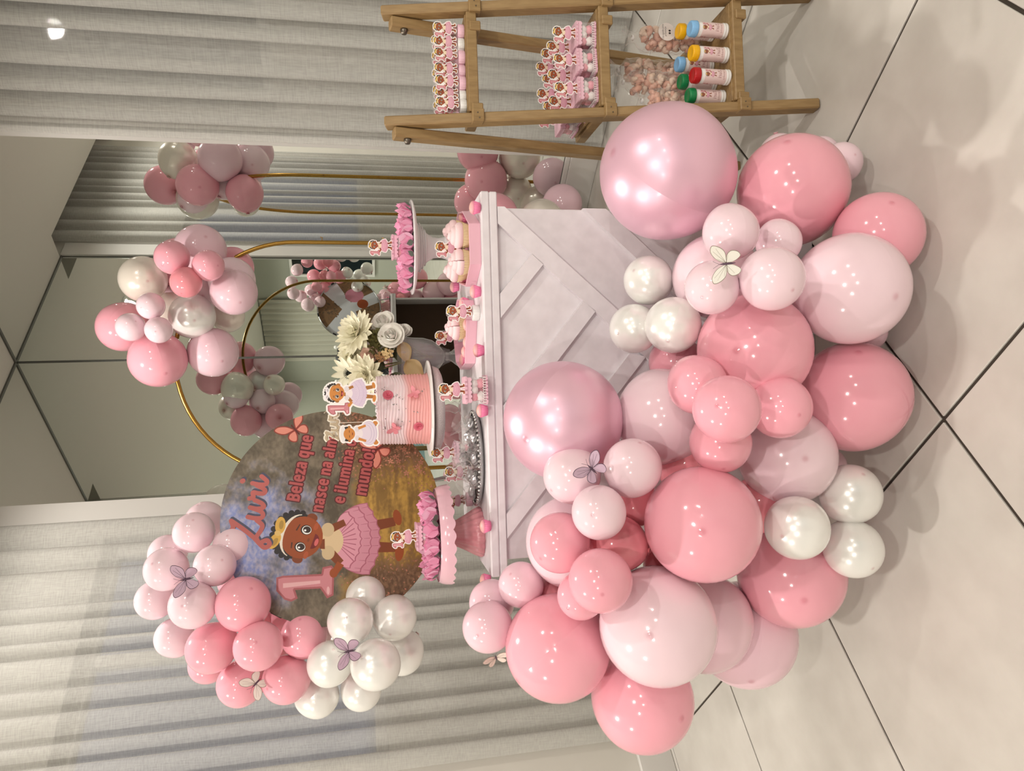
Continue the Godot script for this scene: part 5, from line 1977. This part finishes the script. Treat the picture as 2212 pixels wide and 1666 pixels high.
# ---- the cake ----
func build_cake():
	var base = tabp(0.467, 0.262)
	var st = thing("cake_stand", "glass cake stand with a frosted top and ball stem under the birthday cake", "cake stand", T(base), "cake stands")
	var h = 0.095
	part("foot", lathem(prof([0.0, 0.0, 0.058, 0.0, 0.060, 0.003, 0.045, 0.010, 0.022, 0.018, 0.012, 0.024, 0.0, 0.025]), 48), M.vase_glass, st)
	part("ball", lathem(prof([0.0, 0.022, 0.010, 0.024, 0.0155, 0.034, 0.010, 0.045, 0.008, 0.056, 0.014, 0.066, 0.0, 0.067]), 24, 0.04, 8), M.vase_glass, st)
	var pl = mat("frosted_top", Color(0.97, 0.95, 0.95), 0.4)
	pl.albedo_texture = noise_tex(0.16, Color(0.74, 0.72, 0.72), Color(0.97, 0.95, 0.95), 256, 3, 2)
	pl.uv1_scale = Vector3(5, 0.7, 1)
	pl.heightmap_enabled = false
	part("top", lathem(prof([0.0, 0.064, 0.060, 0.065, 0.085, 0.068, 0.098, 0.074, 0.104, 0.086, 0.104, h - 0.002, 0.0, h - 0.002]), 64), pl, st)
	var cb = thing("cake_board", "round white cake board with a dark rim under the birthday cake", "cake board", T(base + Vector3(0, h, 0)))
	part("board", lathem(prof([0.0, 0.0012, 0.117, 0.0012, 0.118, 0.005, 0.115, 0.006, 0.0, 0.006]), 72), M.white_card, cb)
	part("rim", lathem(prof([0.0, -0.001, 0.116, -0.001, 0.1175, 0.0008, 0.0, 0.0012]), 72), M.brown_dark, cb)
	var c = base + Vector3(0, h + 0.006, 0)
	var bs = to_eye(c)
	var o = thing("birthday_cake", "round birthday cake fading from white to pink, with sugar butterflies and roses", "cake", T(c, bs))
	var R = 0.087
	var H = 0.123
	# ribbed frosting
	var p = [Vector2(0.0, 0.0), Vector2(R * 0.99, 0.0)]
	var cols = [Color(0.80, 0.38, 0.38), Color(0.80, 0.38, 0.38)]
	var N = 72
	for i in N + 1:
		var t = float(i) / N
		p.append(Vector2(R * (1.0 - 0.055 * t) + 0.0009 * (1 if i % 4 < 2 else -1), 0.001 + (H - 0.002) * t))
		var k = smoothstep(0.38, 0.56, t)
		cols.append(Color(0.83, 0.385, 0.37).lerp(Color(0.82, 0.43, 0.42), t * 1.6).lerp(Color(0.85, 0.69, 0.715), k))
	p.append(Vector2(R * 0.93, H))
	cols.append(Color(0.83, 0.64, 0.66))
	p.append(Vector2(0.0, H))
	cols.append(Color(0.83, 0.64, 0.66))
	# let the ribs wander up and down round the cake
	var m = Mb.new()
	m.lathe(p, 96, Transform3D(), 0.0, 0, cols)
	var arr = m.st
	m.st.generate_normals()
	var mesh = m.st.commit()
	var mdt = MeshDataTool.new()
	mdt.create_from_surface(mesh, 0)
	for i in mdt.get_vertex_count():
		var v = mdt.get_vertex(i)
		var a = atan2(v.z, v.x)
		var t = v.y / H
		var env = clampf(t * 4.0, 0, 1) * clampf((1.0 - t) * 4.0, 0, 1)
		v.y += env * (0.0028 * sin(a * 3.0 + t * 3.0) + 0.0012 * sin(a * 7.0 + t * 9.0))
		mdt.set_vertex(i, v)
	var out = ArrayMesh.new()
	mdt.commit_to_surface(out)
	var st2 = SurfaceTool.new()
	st2.create_from(out, 0)
	st2.generate_normals()
	part("frosting", st2.commit(), M.frosting, o)
	# decorations on the side, by angle from the viewer and height
	var on_side = func(ang, y, lift = 0.0):
		var r = R * (1.0 - 0.055 * y / H) + lift
		return Transform3D(yaw(ang), Vector3(sin(ang) * r, y, cos(ang) * r))
	# (screen right is +x here: angle measured that way)
	for q in [[-0.52, 0.085, 0.019, -0.5], [0.40, 0.037, 0.018, -0.4]]:
		var xf = on_side.call(q[0], q[1], 0.003)
		var bf = Node3D.new()
		bf.name = "sugar_butterfly"
		o.add_child(bf, true)
		bf.transform = xf * Transform3D(Basis(Vector3(0, 0, 1), q[3]), Vector3())
		var ws = wing_shapes()
		for i in 4:
			var w = PackedVector2Array()
			for z in ws[i]:
				w.append(Vector2(z.x, -z.y) * q[2])
			var mb = Mb.new(false)
			mb.prism(w, -0.0012, 0.0012, Transform3D(Basis(Vector3.UP, (-0.5 if i < 2 else 0.5)), Vector3(0, 0, 0.001)))
			part("wing", mb.done(), M.cake_butterfly, bf)
		part("body", tubem([Vector3(0, 0.5 * q[2], 0.002), Vector3(0, 0, 0.003), Vector3(0, -0.6 * q[2], 0.002)], [0.0006, 0.0017, 0.0008], 8), M.cake_butterfly, bf)
	for q in [[0.42, 0.098, 0.0085, 1], [-0.50, 0.030, 0.0078, 1]]:
		sugar_rose(o, on_side.call(q[0], q[1], 0.002) * Transform3D(Basis(Vector3(1, 0, 0), PI / 2), Vector3()), q[2] * 1.25, M.cake_rose)
	sugar_rose(o, Transform3D(Basis(Vector3(1, 0, 0), 0.8), Vector3(0.022, H + 0.004, 0.060)), 0.008, M.cake_butterfly)
	# silver pearls
	var rng = RandomNumberGenerator.new()
	rng.seed = 15
	var pb = Mb.new()
	var clusters = [[0.1, 0.088], [0.15, 0.082], [0.40, 0.078], [0.62, 0.107], [-0.55, 0.108], [-0.2, 0.05], [0.3, 0.065], [-0.66, 0.085], [-0.1, 0.036], [0.5, 0.02]]
	for i in 46:
		var k = clusters[i % clusters.size()]
		var far = 1.0 if i % 5 else 6.0
		var xf = on_side.call(k[0] + rng.randfn() * 0.035 * far, clampf(k[1] + rng.randfn() * 0.0035 * far, 0.006, 0.116), 0.0002)
		var r = rng.randf_range(0.0007, 0.0018)
		pb.lathe([Vector2(0, -r), Vector2(r * 0.7, -r * 0.7), Vector2(r, 0), Vector2(r * 0.7, r * 0.7), Vector2(0, r)], 8, xf)
	var pp = part("sugar_pearls", pb.done(), M.steel, o)
	pp.set_meta("kind", "stuff")
	pb = Mb.new()
	for i in 70:
		var a = rng.randf_range(-0.4, 1.2) - 0.5
		var r = rng.randf_range(0.0012, 0.0028)
		var rr = rng.randf_range(0.055, 0.075)
		pb.lathe([Vector2(0, -r), Vector2(r * 0.7, -r * 0.7), Vector2(r, 0), Vector2(r * 0.7, r * 0.7), Vector2(0, r)], 8, T(Vector3(sin(a) * rr, H + r, cos(a) * rr)))
	pp = part("top_pearls", pb.done(), M.porcelain, o)
	pp.set_meta("kind", "stuff")
	# toppers
	var top = c + Vector3(0, H, 0)
	topper("cake_topper", "standing girl card with a number balloon on top of the cake", at(813, 853, 1.60), GIRL.cake_card, M.card_cake_print, 0.106, 0.0)
	topper("cake_topper", "sitting girl card at the cake's edge beside the name sign", at(818, 935, 1.60), GIRL.sit_card, M.card_sit_print, 0.082, 0.05)
	name_topper()

func sugar_rose(parent, xf, s, mt):
	var r = Node3D.new()
	r.name = "sugar_rose"
	parent.add_child(r, true)
	r.transform = xf
	for L in 3:
		var n = [5, 4, 3][L]
		var R = s * [1.0, 0.65, 0.35][L]
		var rows = []
		for i in 5:
			var t = i / 4.0
			var row = []
			for j in 5:
				var a = (j - 2) / 2.0 * 0.8
				var rr = R * (0.12 + 1.05 * t)
				row.append(Vector3(sin(a) * rr, s * (-0.1 + (0.26 + 0.17 * L) * t - 0.10 * t * t * (2 - L)), cos(a) * rr))
			rows.append(row)
		var m = Mb.new()
		m.sheet(rows, Vector3(0, 0, 1))
		var pm = m.done()
		for k in n:
			part("petal", pm, mt, r, T(Vector3(), yaw(TAU * k / n + L)))
func topper(called, label, foot, mesh, mt, size, turn):
	var bs = to_eye(foot, turn)
	var o = thing(called, label, "cake topper", T(foot, bs), "girl cards on the cake")
	part("card", mesh, mt, o, Transform3D(Basis().scaled(Vector3(size, size, size * 0.8)), Vector3()))
func name_topper():
	var c = at(726, 918, 1.615)
	var bs = to_eye(c)
	var o = thing("name_topper", "pale wooden script name sign on two thin sticks over the cake", "cake topper", T(c, bs))
	var V = func(x, y): return Vector2(x, y)
	var st = [
		bez([V.call(-0.98, 0.52), V.call(-0.80, 0.64), V.call(-0.60, 0.56), V.call(-0.44, 0.62), V.call(-0.66, 0.20), V.call(-0.92, -0.20)], 6),
		bez([V.call(-0.82, 0.12), V.call(-0.62, 0.16), V.call(-0.46, 0.12)], 4),
		bez([V.call(-0.92, -0.20), V.call(-0.70, -0.14), V.call(-0.56, -0.34), V.call(-0.66, -0.60), V.call(-0.84, -0.50), V.call(-0.66, -0.22), V.call(-0.36, -0.06)], 6),
		bez([V.call(-0.30, 0.34), V.call(-0.34, 0.02), V.call(-0.20, -0.16), V.call(-0.02, 0.0), V.call(0.06, 0.34), V.call(0.06, 0.02), V.call(0.20, -0.12), V.call(0.30, 0.04)], 6),
		bez([V.call(0.30, 0.04), V.call(0.34, 0.40), V.call(0.42, 0.28), V.call(0.58, 0.34), V.call(0.54, 0.04), V.call(0.64, -0.10), V.call(0.74, 0.04)], 6),
		bez([V.call(0.80, 0.36), V.call(0.76, 0.04), V.call(0.84, -0.12), V.call(1.0, 0.02)], 6),
		bez([V.call(0.84, 0.60), V.call(0.86, 0.62)], 2)]
	var S = 0.036
	for k in 2:
		for s in st:
			var q = PackedVector2Array()
			for p in s:
				q.append(p * S)
			for pol in Geometry2D.offset_polyline(q, 0.0054 if k == 0 else 0.0023, Geometry2D.JOIN_ROUND, Geometry2D.END_ROUND):
				if Geometry2D.is_polygon_clockwise(pol):
					continue
				var m = Mb.new(false)
				m.prism(pol, -0.0015 if k == 0 else 0.0012, 0.0012 if k == 0 else 0.0024)
				part("letter_outline" if k == 0 else "letter", m.done(), M.topper_wood if k == 0 else M.topper_line, o)
	for x in [-0.006, 0.004]:
		part("stick", tubem([Vector3(x, -0.004, -0.001), Vector3(x, -0.098, -0.001)], 0.0009, 6), M.topper_wood, o)

# ---- favours on the ladder shelf ----
func build_favours():
	var bs = lad.basis
	var look = Basis(bs.x, Vector3.UP, bs.x.cross(Vector3.UP))
	if look.z.dot(eye - lad.origin) < 0:
		look = look.rotated(Vector3.UP, PI)
	var g = "favour tubes on the top level of the ladder"
	# top level: a front row of tubes and a second row behind
	var xs = [0.035, 0.058, 0.088, 0.118, 0.150, 0.182, 0.212]
	var words = ["nearest the gold hoop side", "second in the front row", "third in the front row", "middle of the front row", "fifth in the front row", "sixth in the front row", "last in the front row"]
	for i in xs.size():
		favour_tube(T(ladp(0, xs[i], 0.18 + 0.06 * (i % 2)), look.rotated(Vector3.UP, 0.15 * sin(i * 2.0))), "favour tube on the ladder's top level, " + words[i], g, "white_plastic" if i in [0, 1, 5] else "pink_lid")
	var w2 = ["first behind the front row", "second behind the front row", "third behind the front row", "fourth behind the front row", "last behind the front row"]
	for i in 5:
		favour_tube(T(ladp(0, 0.045 + 0.04 * i, 0.80), look.rotated(Vector3.UP, 0.1 * cos(i * 2.0))), "favour tube on the ladder's top level, " + w2[i], g)
	# middle level: boxes three across and three deep
	g = "favour boxes on the middle level of the ladder"
	var col = ["column nearest the balloons", "middle column", "column at the frame edge"]
	var row = ["front", "second", "third", "back"]
	for r in 4:
		for c in 3:
			var p = ladp(1, 0.058 + 0.066 * c - 0.010 * (r % 2), 0.13 + 0.275 * r)
			favour_box(T(p + Vector3(0, 0.001, 0), look.rotated(Vector3.UP, 0.12 * sin(r * 3.0 + c * 2.0))), "favour box on the ladder's middle level, %s row, %s" % [row[r], col[c]], g)
	# bottom level: bubble bottles in front, bags of sweets behind
	var cap = {"cap_blue": null, "cap_yellow": null, "cap_red": null, "cap_green": null}
	var lab = label_print()
	var lm = mat("bottle_label", Color.WHITE, 0.4)
	lm.albedo_texture = lab
	var list = [
		[0.187, 0.04, "cap_blue", "bubble bottle with a light blue cap, front row"],
		[0.130, 0.04, "cap_yellow", "bubble bottle with a yellow cap at the middle of the front row"],
		[0.076, 0.03, "cap_red", "bubble bottle with the dark red cap"],
		[0.040, 0.12, "cap_green", "bubble bottle with a green cap nearest the ladder leg"],
		[0.213, 0.24, "cap_yellow", "bubble bottle with a yellow cap behind the light blue one"],
		[0.138, 0.28, "cap_blue", "bubble bottle with a light blue cap peeping out behind the yellow one"],
		[0.090, 0.24, "cap_green", "bubble bottle with a green cap behind the dark red one"]]
	for q in list:
		var xf = T(ladp(2, q[0], q[1]) + Vector3(0, 0.0005, 0), look)
		var o
		var gg = "bubble bottles on the bottom level of the ladder"
		if cap[q[2]] == null:
			o = thing("bubble_bottle", q[3], "bottle", xf, gg)
			cap[q[2]] = o
			part("body", lathem(prof([0.0, 0.0, 0.0165, 0.0, 0.0175, 0.002, 0.0175, 0.005, 0.0165, 0.006, 0.0175, 0.007, 0.0175, 0.010, 0.0162, 0.012, 0.0162, 0.070, 0.0150, 0.073, 0.0155, 0.076, 0.0, 0.076]), 40), M.white_plastic, o)
			var lb = Mb.new()
			lb.lathe(prof([0.0164, 0.0125, 0.0164, 0.066]), 40, T(Vector3(), yaw(PI / 2)))
			part("label", lb.done(), lm, o)
			part("cap", lathem(prof([0.0, 0.0755, 0.0172, 0.0755, 0.0178, 0.077, 0.0172, 0.090, 0.015, 0.0925, 0.0125, 0.0915, 0.0, 0.0915]), 96, 0.018, 32), M[q[2]], o)
		else:
			o = dup(cap[q[2]], xf, q[3], gg)
	# bags of shell-shaped sweets
	var rng = RandomNumberGenerator.new()
	rng.seed = 52
	var bags = [[0.222, 0.44, 0.205, "clear bag of shell sweets behind the blue capped bottle, with a round tag"], [0.168, 0.64, 0.225, "clear bag of shell sweets at the back of the bottom level, middle"], [0.118, 0.50, 0.230, "tallest clear bag of shell sweets on the bottom level"], [0.066, 0.44, 0.185, "clear bag of shell sweets against the ladder leg, tied at its neck"]]
	var shell = Mb.new()
	var sp = []
	var sr = []
	for i in 9:
		var a = -1.5 + 3.0 * i / 8.0
		sp.append(Vector3(sin(a) * 0.010, cos(a) * 0.010 - 0.004, 0.002 * sin(i * 2.0)))
		sr.append(0.0035 + 0.004 * sin(PI * i / 8.0) + 0.0006 * (i % 2))
	shell.tube(sp, sr, 8)
	var sm = shell.done()
	for k in bags.size():
		var q = bags[k]
		var o = thing("sweet_bag", q[3], "bag of sweets", T(ladp(2, q[0], q[1]) + Vector3(0, 0.001, 0), look), "bags of sweets on the bottom level of the ladder")
		var rows = []
		for i in 15:
			var t = i / 14.0
			var rowp = []
			var y = q[2] * t
			var r = 0.031 * (0.35 + 0.65 * sin(PI * minf(0.5, t * 2.2 + 0.1)))
			if t > 0.80:
				r = lerpf(0.031, 0.006, clampf((t - 0.80) / 0.08, 0, 1)) if t < 0.885 else lerpf(0.006, 0.026, (t - 0.885) / 0.115)
			for j in 29:
				var a = TAU * j / 28.0
				var rr = r * (1.0 + 0.10 * sin(a * 4 + i * 1.3 + k) + 0.07 * sin(a * 9 - i * 2.1))
				rowp.append(Vector3(cos(a) * rr, y, sin(a) * rr * 0.8))
			rows.append(rowp)
		var m = Mb.new(false)
		m.sheet(rows, Vector3())
		part("bag", m.done(), M.film, o)
		part("tie", lathem(prof([0.0055, -0.003, 0.0072, 0.0, 0.0055, 0.003]), 14), M.white_plastic, o, T(Vector3(0, q[2] * 0.885, 0)))
		for i in 54:
			var a = rng.randf() * TAU
			var r = 0.021 * sqrt(rng.randf())
			part("sweet", sm, M.shell_sweet if rng.randf() < 0.45 else M.shell_sweet_pale, o, T(Vector3(cos(a) * r, 0.014 + (q[2] * 0.80 - 0.02) * (i + rng.randf()) / 54.0, sin(a) * r * 0.75), Basis(Vector3(rng.randfn(), rng.randfn(), rng.randfn()).normalized(), rng.randf() * 6.0)))
		if k == 0:
			var tg = Cv.new(256, 256, Color(0.93, 0.90, 0.89))
			paint_text(tg, "Obrigada pela", Transform2D(0, Vector2(34, 34), 0, Vector2(18, 80)), Color(0.2, 0.16, 0.16), Color.BLACK, 0.0, false)
			paint_text(tg, "presença", Transform2D(0, Vector2(34, 34), 0, Vector2(60, 118)), Color(0.2, 0.16, 0.16), Color.BLACK, 0.0, false)
			for e in 2:
				tg.poly(ell(Vector2(110 + e * 36, 170), 14, 17), Color(0.15, 0.10, 0.10))
			var tm = mat("tag_print", Color.WHITE, 0.6)
			tm.albedo_texture = tg.tex(false)
			m = Mb.new(false)
			m.prism(ell(Vector2(), 0.022, 0.022), 0, 0.0008, Transform3D(), Rect2(-0.022, -0.022, 0.044, 0.044))
			part("tag", m.done(), tm, o, T(Vector3(0.004, 0.105, 0.031)))
func label_print():
	var cv = Cv.new(1024, 512, Color(0.90, 0.80, 0.79))
	for c in 3:
		var x0 = 512 + (c - 1) * 341
		var xf = Transform2D(0, Vector2(250, 250), 0, Vector2(x0, 20))
		for s in GIRL.shapes:
			cv.poly(xf * s[0], s[1])
		paint_text(cv, "Zuri", Transform2D(0, Vector2(110, 110), 0, Vector2(x0 - 100, 390)), Color(0.55, 0.34, 0.33), Color.BLACK, 0.0, false)
		paint_text(cv, "1 aninho", Transform2D(0, Vector2(62, 62), 0, Vector2(x0 - 120, 470)), Color(0.62, 0.44, 0.43), Color.BLACK, 0.0, false)
	return cv.tex()

# ---- the part of the room behind the camera, seen only in the mirrors ----
func build_back_of_room():
	var wf = slab("wall_far", M.green_wall, 0.0, 5.3, -0.05, 2.9, RZ, RZ + 0.15)
	sub("panel", M.green_wall, wf, 5.3, RX + 0.15, -0.05, 2.9, RZ, RZ + 0.15)
	var wsd = slab("wall_side", M.green_wall, RX, RX + 0.15, -0.05, 2.9, 0.0, RZ)
	sub("panel", M.teal_wall, wsd, RX - 0.02, RX, 0.0, 2.3, 2.2, 5.4)
	# white framed window with night glass
	window("window_3", Vector3(4.35, 1.45, RZ - 0.02), 0.0, 0.95, 1.35, M.dark_glass)
	slab("baseboard_far", M.trim_white, 0.0, RX, 0.0, 0.12, RZ - 0.014, RZ, 0.003)
	# curtain on the far wall
	var o = thing("curtain", "pale curtain on the far wall, seen small in the mirrors", "curtain", T(Vector3(0, 0, RZ)))
	var line = []
	for i in 81:
		var x = 5.30 + 1.45 * i / 80.0
		line.append(Vector2(x, 0.05 + 0.03 * sin(i * 0.92) + 0.008 * sin(i * 2.3)))
	var rows = []
	for k in 2:
		var row = []
		for p in line:
			row.append(Vector3(p.x, lerpf(0.05, CEIL - 0.02, k), -p.y))
		rows.append(row)
	var m = Mb.new()
	m.sheet(rows, Vector3(0, 0, -1))
	var cm = mat("far_curtain", Color(0.70, 0.69, 0.64), 0.9)
	part("cloth", m.done(), cm, o)
	white_chair(Vector3(4.05, 0, 4.15), 0.3, "white woven garden chair behind the viewer, seen in the mirror beside the flowers")
	photographer()
func white_chair(p, turn, label):
	var bs = facing(-Vector3(p.x, 0, p.z)).rotated(Vector3.UP, turn)
	bs = facing(Vector3(-p.x, 0, -p.z)).rotated(Vector3.UP, turn)
	var o = thing("garden_chair", label, "chair", T(p, bs))
	for sx in [-1, 1]:
		for sz in [-1, 1]:
			var hgt = 0.44 if sz > 0 else 1.36
			part("leg", tubem([Vector3(sx * 0.25, 0, sz * 0.23), Vector3(sx * 0.24, 0.44, sz * 0.22), Vector3(sx * 0.24, hgt, sz * 0.24 if sz < 0 else sz * 0.22)], 0.018, 8), M.white_plastic, o)
		part("finial", lathem(prof([0.0, 0.0, 0.022, 0.006, 0.026, 0.022, 0.016, 0.038, 0.0, 0.044]), 14), M.white_plastic, o, T(Vector3(sx * 0.24, 1.36, -0.24)))
		part("armrest", tubem([Vector3(sx * 0.24, 0.66, -0.22), Vector3(sx * 0.26, 0.67, 0.0), Vector3(sx * 0.24, 0.64, 0.22), Vector3(sx * 0.24, 0.44, 0.22)], 0.018, 8), M.white_plastic, o)
	part("seat", boxm(Vector3(0.50, 0.04, 0.46), 0.012, Vector3(0, 0.44, 0)), M.white_plastic, o)
	for k in 11:
		var y = 0.54 + k * 0.075
		var pts = []
		for i in 25:
			var t = i / 24.0
			pts.append(Vector3(-0.23 + 0.46 * t, y + 0.03 * sin(t * TAU * 3.0 + k * PI), -0.245 - 0.02 * sin(PI * t)))
		part("slat", tubem(pts, 0.013, 6), M.white_plastic, o)

# the person taking the picture, crouched behind the phone; one continuous skin from joined tapered limbs
func photographer():
	var f = Vector3(eye.x, 0, eye.z).normalized()
	var base = Vector3(eye.x, 0, eye.z) + f * 0.42
	var bs = facing(-f)
	var o = thing("person", "person with full black hair and dark clothes taking the picture, seen in the mirror", "person", T(base, bs))
	var J = func(x, y, z): return Vector3(x, y, z)
	var head = J.call(0, 1.155, 0.06)
	var bones = [
		[J.call(0, 0.42, -0.06), J.call(0, 0.62, -0.03), 0.125, 0.115], [J.call(0, 0.62, -0.03), J.call(0, 0.84, 0.0), 0.115, 0.12], [J.call(-0.13, 0.88, 0.0), J.call(0.13, 0.88, 0.0), 0.06, 0.06],
		[J.call(0, 0.88, 0.0), J.call(0, 1.04, 0.03), 0.055, 0.05], [J.call(0, 1.10, 0.055), head, 0.078, 0.092],
		[J.call(-0.16, 0.88, 0.0), J.call(-0.20, 0.68, 0.10), 0.046, 0.038], [J.call(-0.20, 0.68, 0.10), J.call(-0.065, 0.90, 0.24), 0.037, 0.026],
		[J.call(0.16, 0.88, 0.0), J.call(0.20, 0.68, 0.10), 0.046, 0.038], [J.call(0.20, 0.68, 0.10), J.call(0.065, 0.90, 0.24), 0.037, 0.026],
		[J.call(-0.09, 0.42, -0.05), J.call(-0.14, 0.46, 0.34), 0.088, 0.06], [J.call(-0.14, 0.46, 0.34), J.call(-0.13, 0.08, 0.24), 0.056, 0.038], [J.call(-0.13, 0.04, 0.20), J.call(-0.14, 0.03, 0.40), 0.042, 0.03],
		[J.call(0.09, 0.40, -0.05), J.call(0.13, 0.06, 0.18), 0.088, 0.058], [J.call(0.13, 0.06, 0.18), J.call(0.11, 0.06, -0.22), 0.056, 0.036], [J.call(0.11, 0.05, -0.24), J.call(0.11, 0.03, -0.34), 0.034, 0.026]]
	part("body", blob(bones, 0.018, 0.035), M.shirt_dark, o)
	var face = [[head + J.call(0, -0.045, 0.012), head + J.call(0, 0.03, 0.01), 0.080, 0.088], [head + J.call(0, -0.01, 0.09), head + J.call(0, -0.03, 0.103), 0.010, 0.014], [head + J.call(-0.092, -0.01, 0), head + J.call(-0.094, 0.01, 0), 0.014, 0.016], [head + J.call(0.092, -0.01, 0), head + J.call(0.094, 0.01, 0), 0.014, 0.016], [J.call(0, 1.0, 0.03), head, 0.048, 0.055]]
	part("head", blob(face, 0.009, 0.02), M.skin_brown, o)
	for s in [-1, 1]:
		part("eye", lathem(prof([0.0, -0.012, 0.009, -0.008, 0.012, 0.0, 0.009, 0.008, 0.0, 0.012]), 12), M.porcelain, o, T(head + J.call(s * 0.032, 0.005, 0.083)))
		part("pupil", lathem(prof([0.0, -0.006, 0.005, -0.003, 0.006, 0.0, 0.005, 0.003, 0.0, 0.006]), 10), M.hair_black, o, T(head + J.call(s * 0.032, 0.005, 0.091)))
		# hands: palm, four fingers and a thumb round the phone
		var wp = J.call(s * 0.065, 0.90, 0.24)
		var hand = [[wp, wp + J.call(s * -0.004, 0.055, 0.012), 0.024, 0.026]]
		for k in 4:
			var b0 = wp + J.call(s * 0.004, 0.045 + k * 0.018, 0.03)
			var L = [0.030, 0.036, 0.034, 0.026][k]
			hand.append([b0, b0 + J.call(s * 0.004, 0.004, L), 0.009, 0.008])
			hand.append([b0 + J.call(s * 0.004, 0.004, L), b0 + J.call(s * -0.026, 0.006, L + 0.006), 0.008, 0.007])
		hand.append([wp + J.call(0, 0.02, 0.0), wp + J.call(s * -0.03, 0.055, -0.004), 0.011, 0.009])
		hand.append([wp + J.call(s * -0.03, 0.055, -0.004), wp + J.call(s * -0.042, 0.085, 0.006), 0.009, 0.008])
		part("hand", blob(hand, 0.006, 0.008), M.skin_brown, o)
	part("mouth", tubem([head + J.call(-0.024, -0.052, 0.088), head + J.call(0, -0.056, 0.093), head + J.call(0.024, -0.052, 0.088)], [0.003, 0.006, 0.003], 8), M.cake_rose, o)
	var hb = []
	var rng = RandomNumberGenerator.new()
	rng.seed = 3
	for i in 34:
		var d = Vector3(rng.randfn(), rng.randfn() * 0.8 + 0.45, rng.randfn() - 0.75).normalized()
		hb.append([head + J.call(0, 0.02, -0.02), head + J.call(0, 0.02, -0.02) + d * 0.11, 0.07, 0.042])
	part("hair", blob(hb, 0.014, 0.02), M.hair_black, o)
	var ph = thing("phone", "dark phone held by the person, seen in the mirror", "phone", T(Vector3(eye.x, eye.y - 0.045, eye.z) + f * 0.035, bs))
	part("body", boxm(Vector3(0.076, 0.16, 0.009), 0.004), M.clip_black, ph)
	part("lens", lathem(prof([0.0, 0.003, 0.006, 0.003, 0.007, 0.0, 0.0, 0.0]), 16), M.dark_glass, ph, T(Vector3(0.02, 0.06, 0.0045), Basis(Vector3(1, 0, 0), PI / 2)))

# surface nets over a field of smoothly joined tapered capsules
func blob(bones, cell, blend):
	var lo = Vector3(1e9, 1e9, 1e9)
	var hi = -lo
	for b in bones:
		var r = maxf(b[2], b[3]) + blend + cell * 2
		for p in [b[0], b[1]]:
			lo = lo.min(p - Vector3.ONE * r)
			hi = hi.max(p + Vector3.ONE * r)
	var n = Vector3i(((hi - lo) / cell).ceil()) + Vector3i.ONE
	var f = PackedFloat32Array()
	f.resize(n.x * n.y * n.z)
	f.fill(1.0)
	for b in bones:
		var r = maxf(b[2], b[3]) + blend + cell * 2
		var a0 = Vector3i(((b[0].min(b[1]) - Vector3.ONE * r - lo) / cell).floor()).clamp(Vector3i.ZERO, n - Vector3i.ONE)
		var a1 = Vector3i(((b[0].max(b[1]) + Vector3.ONE * r - lo) / cell).ceil()).clamp(Vector3i.ZERO, n - Vector3i.ONE)
		var ab = b[1] - b[0]
		var l2 = maxf(ab.length_squared(), 1e-9)
		for z in range(a0.z, a1.z + 1):
			for y in range(a0.y, a1.y + 1):
				for x in range(a0.x, a1.x + 1):
					var p = lo + Vector3(x, y, z) * cell
					var t = clampf((p - b[0]).dot(ab) / l2, 0, 1)
					var d = p.distance_to(b[0] + ab * t) - lerpf(b[2], b[3], t)
					var i = x + n.x * (y + n.y * z)
					var e = f[i]
					var h = clampf(0.5 + 0.5 * (e - d) / blend, 0, 1)
					f[i] = lerpf(e, d, h) - blend * h * (1 - h)
	var idx = {}
	var vs = []
	for z in n.z - 1:
		for y in n.y - 1:
			for x in n.x - 1:
				var c = 0
				var sum = Vector3()
				var v = []
				for k in 8:
					v.append(f[(x + (k & 1)) + n.x * ((y + ((k >> 1) & 1)) + n.y * (z + (k >> 2)))])
				var neg = 0
				for k in 8:
					if v[k] < 0:
						neg += 1
				if neg == 0 or neg == 8:
					continue
				for e in [[0, 1], [2, 3], [4, 5], [6, 7], [0, 2], [1, 3], [4, 6], [5, 7], [0, 4], [1, 5], [2, 6], [3, 7]]:
					if (v[e[0]] < 0) != (v[e[1]] < 0):
						var t = v[e[0]] / (v[e[0]] - v[e[1]])
						var pa = Vector3(e[0] & 1, (e[0] >> 1) & 1, e[0] >> 2)
						var pb = Vector3(e[1] & 1, (e[1] >> 1) & 1, e[1] >> 2)
						sum += pa.lerp(pb, t)
						c += 1
				idx[Vector3i(x, y, z)] = vs.size()
				vs.append(lo + (Vector3(x, y, z) + sum / c) * cell)
	var m = Mb.new()
	for q in idx:
		for ax in 3:
			var d = Vector3i(1 if ax == 0 else 0, 1 if ax == 1 else 0, 1 if ax == 2 else 0)
			var i0 = q.x + n.x * (q.y + n.y * q.z)
			var w = q + d
			var i1 = w.x + n.x * (w.y + n.y * w.z)
			if (f[i0] < 0) == (f[i1] < 0):
				continue
			var u = Vector3i(0, 1, 0) if ax == 0 else Vector3i(0, 0, 1) if ax == 1 else Vector3i(1, 0, 0)
			var t = Vector3i(0, 0, 1) if ax == 0 else Vector3i(1, 0, 0) if ax == 1 else Vector3i(0, 1, 0)
			var ks = [q, q - u, q - u - t, q - t]
			var ok = true
			for k in ks:
				if not idx.has(k):
					ok = false
			if ok:
				m.quad(vs[idx[ks[0]]], vs[idx[ks[1]]], vs[idx[ks[2]]], vs[idx[ks[3]]], Vector3(d) * (1.0 if f[i0] < 0 else -1.0))
	return m.done()
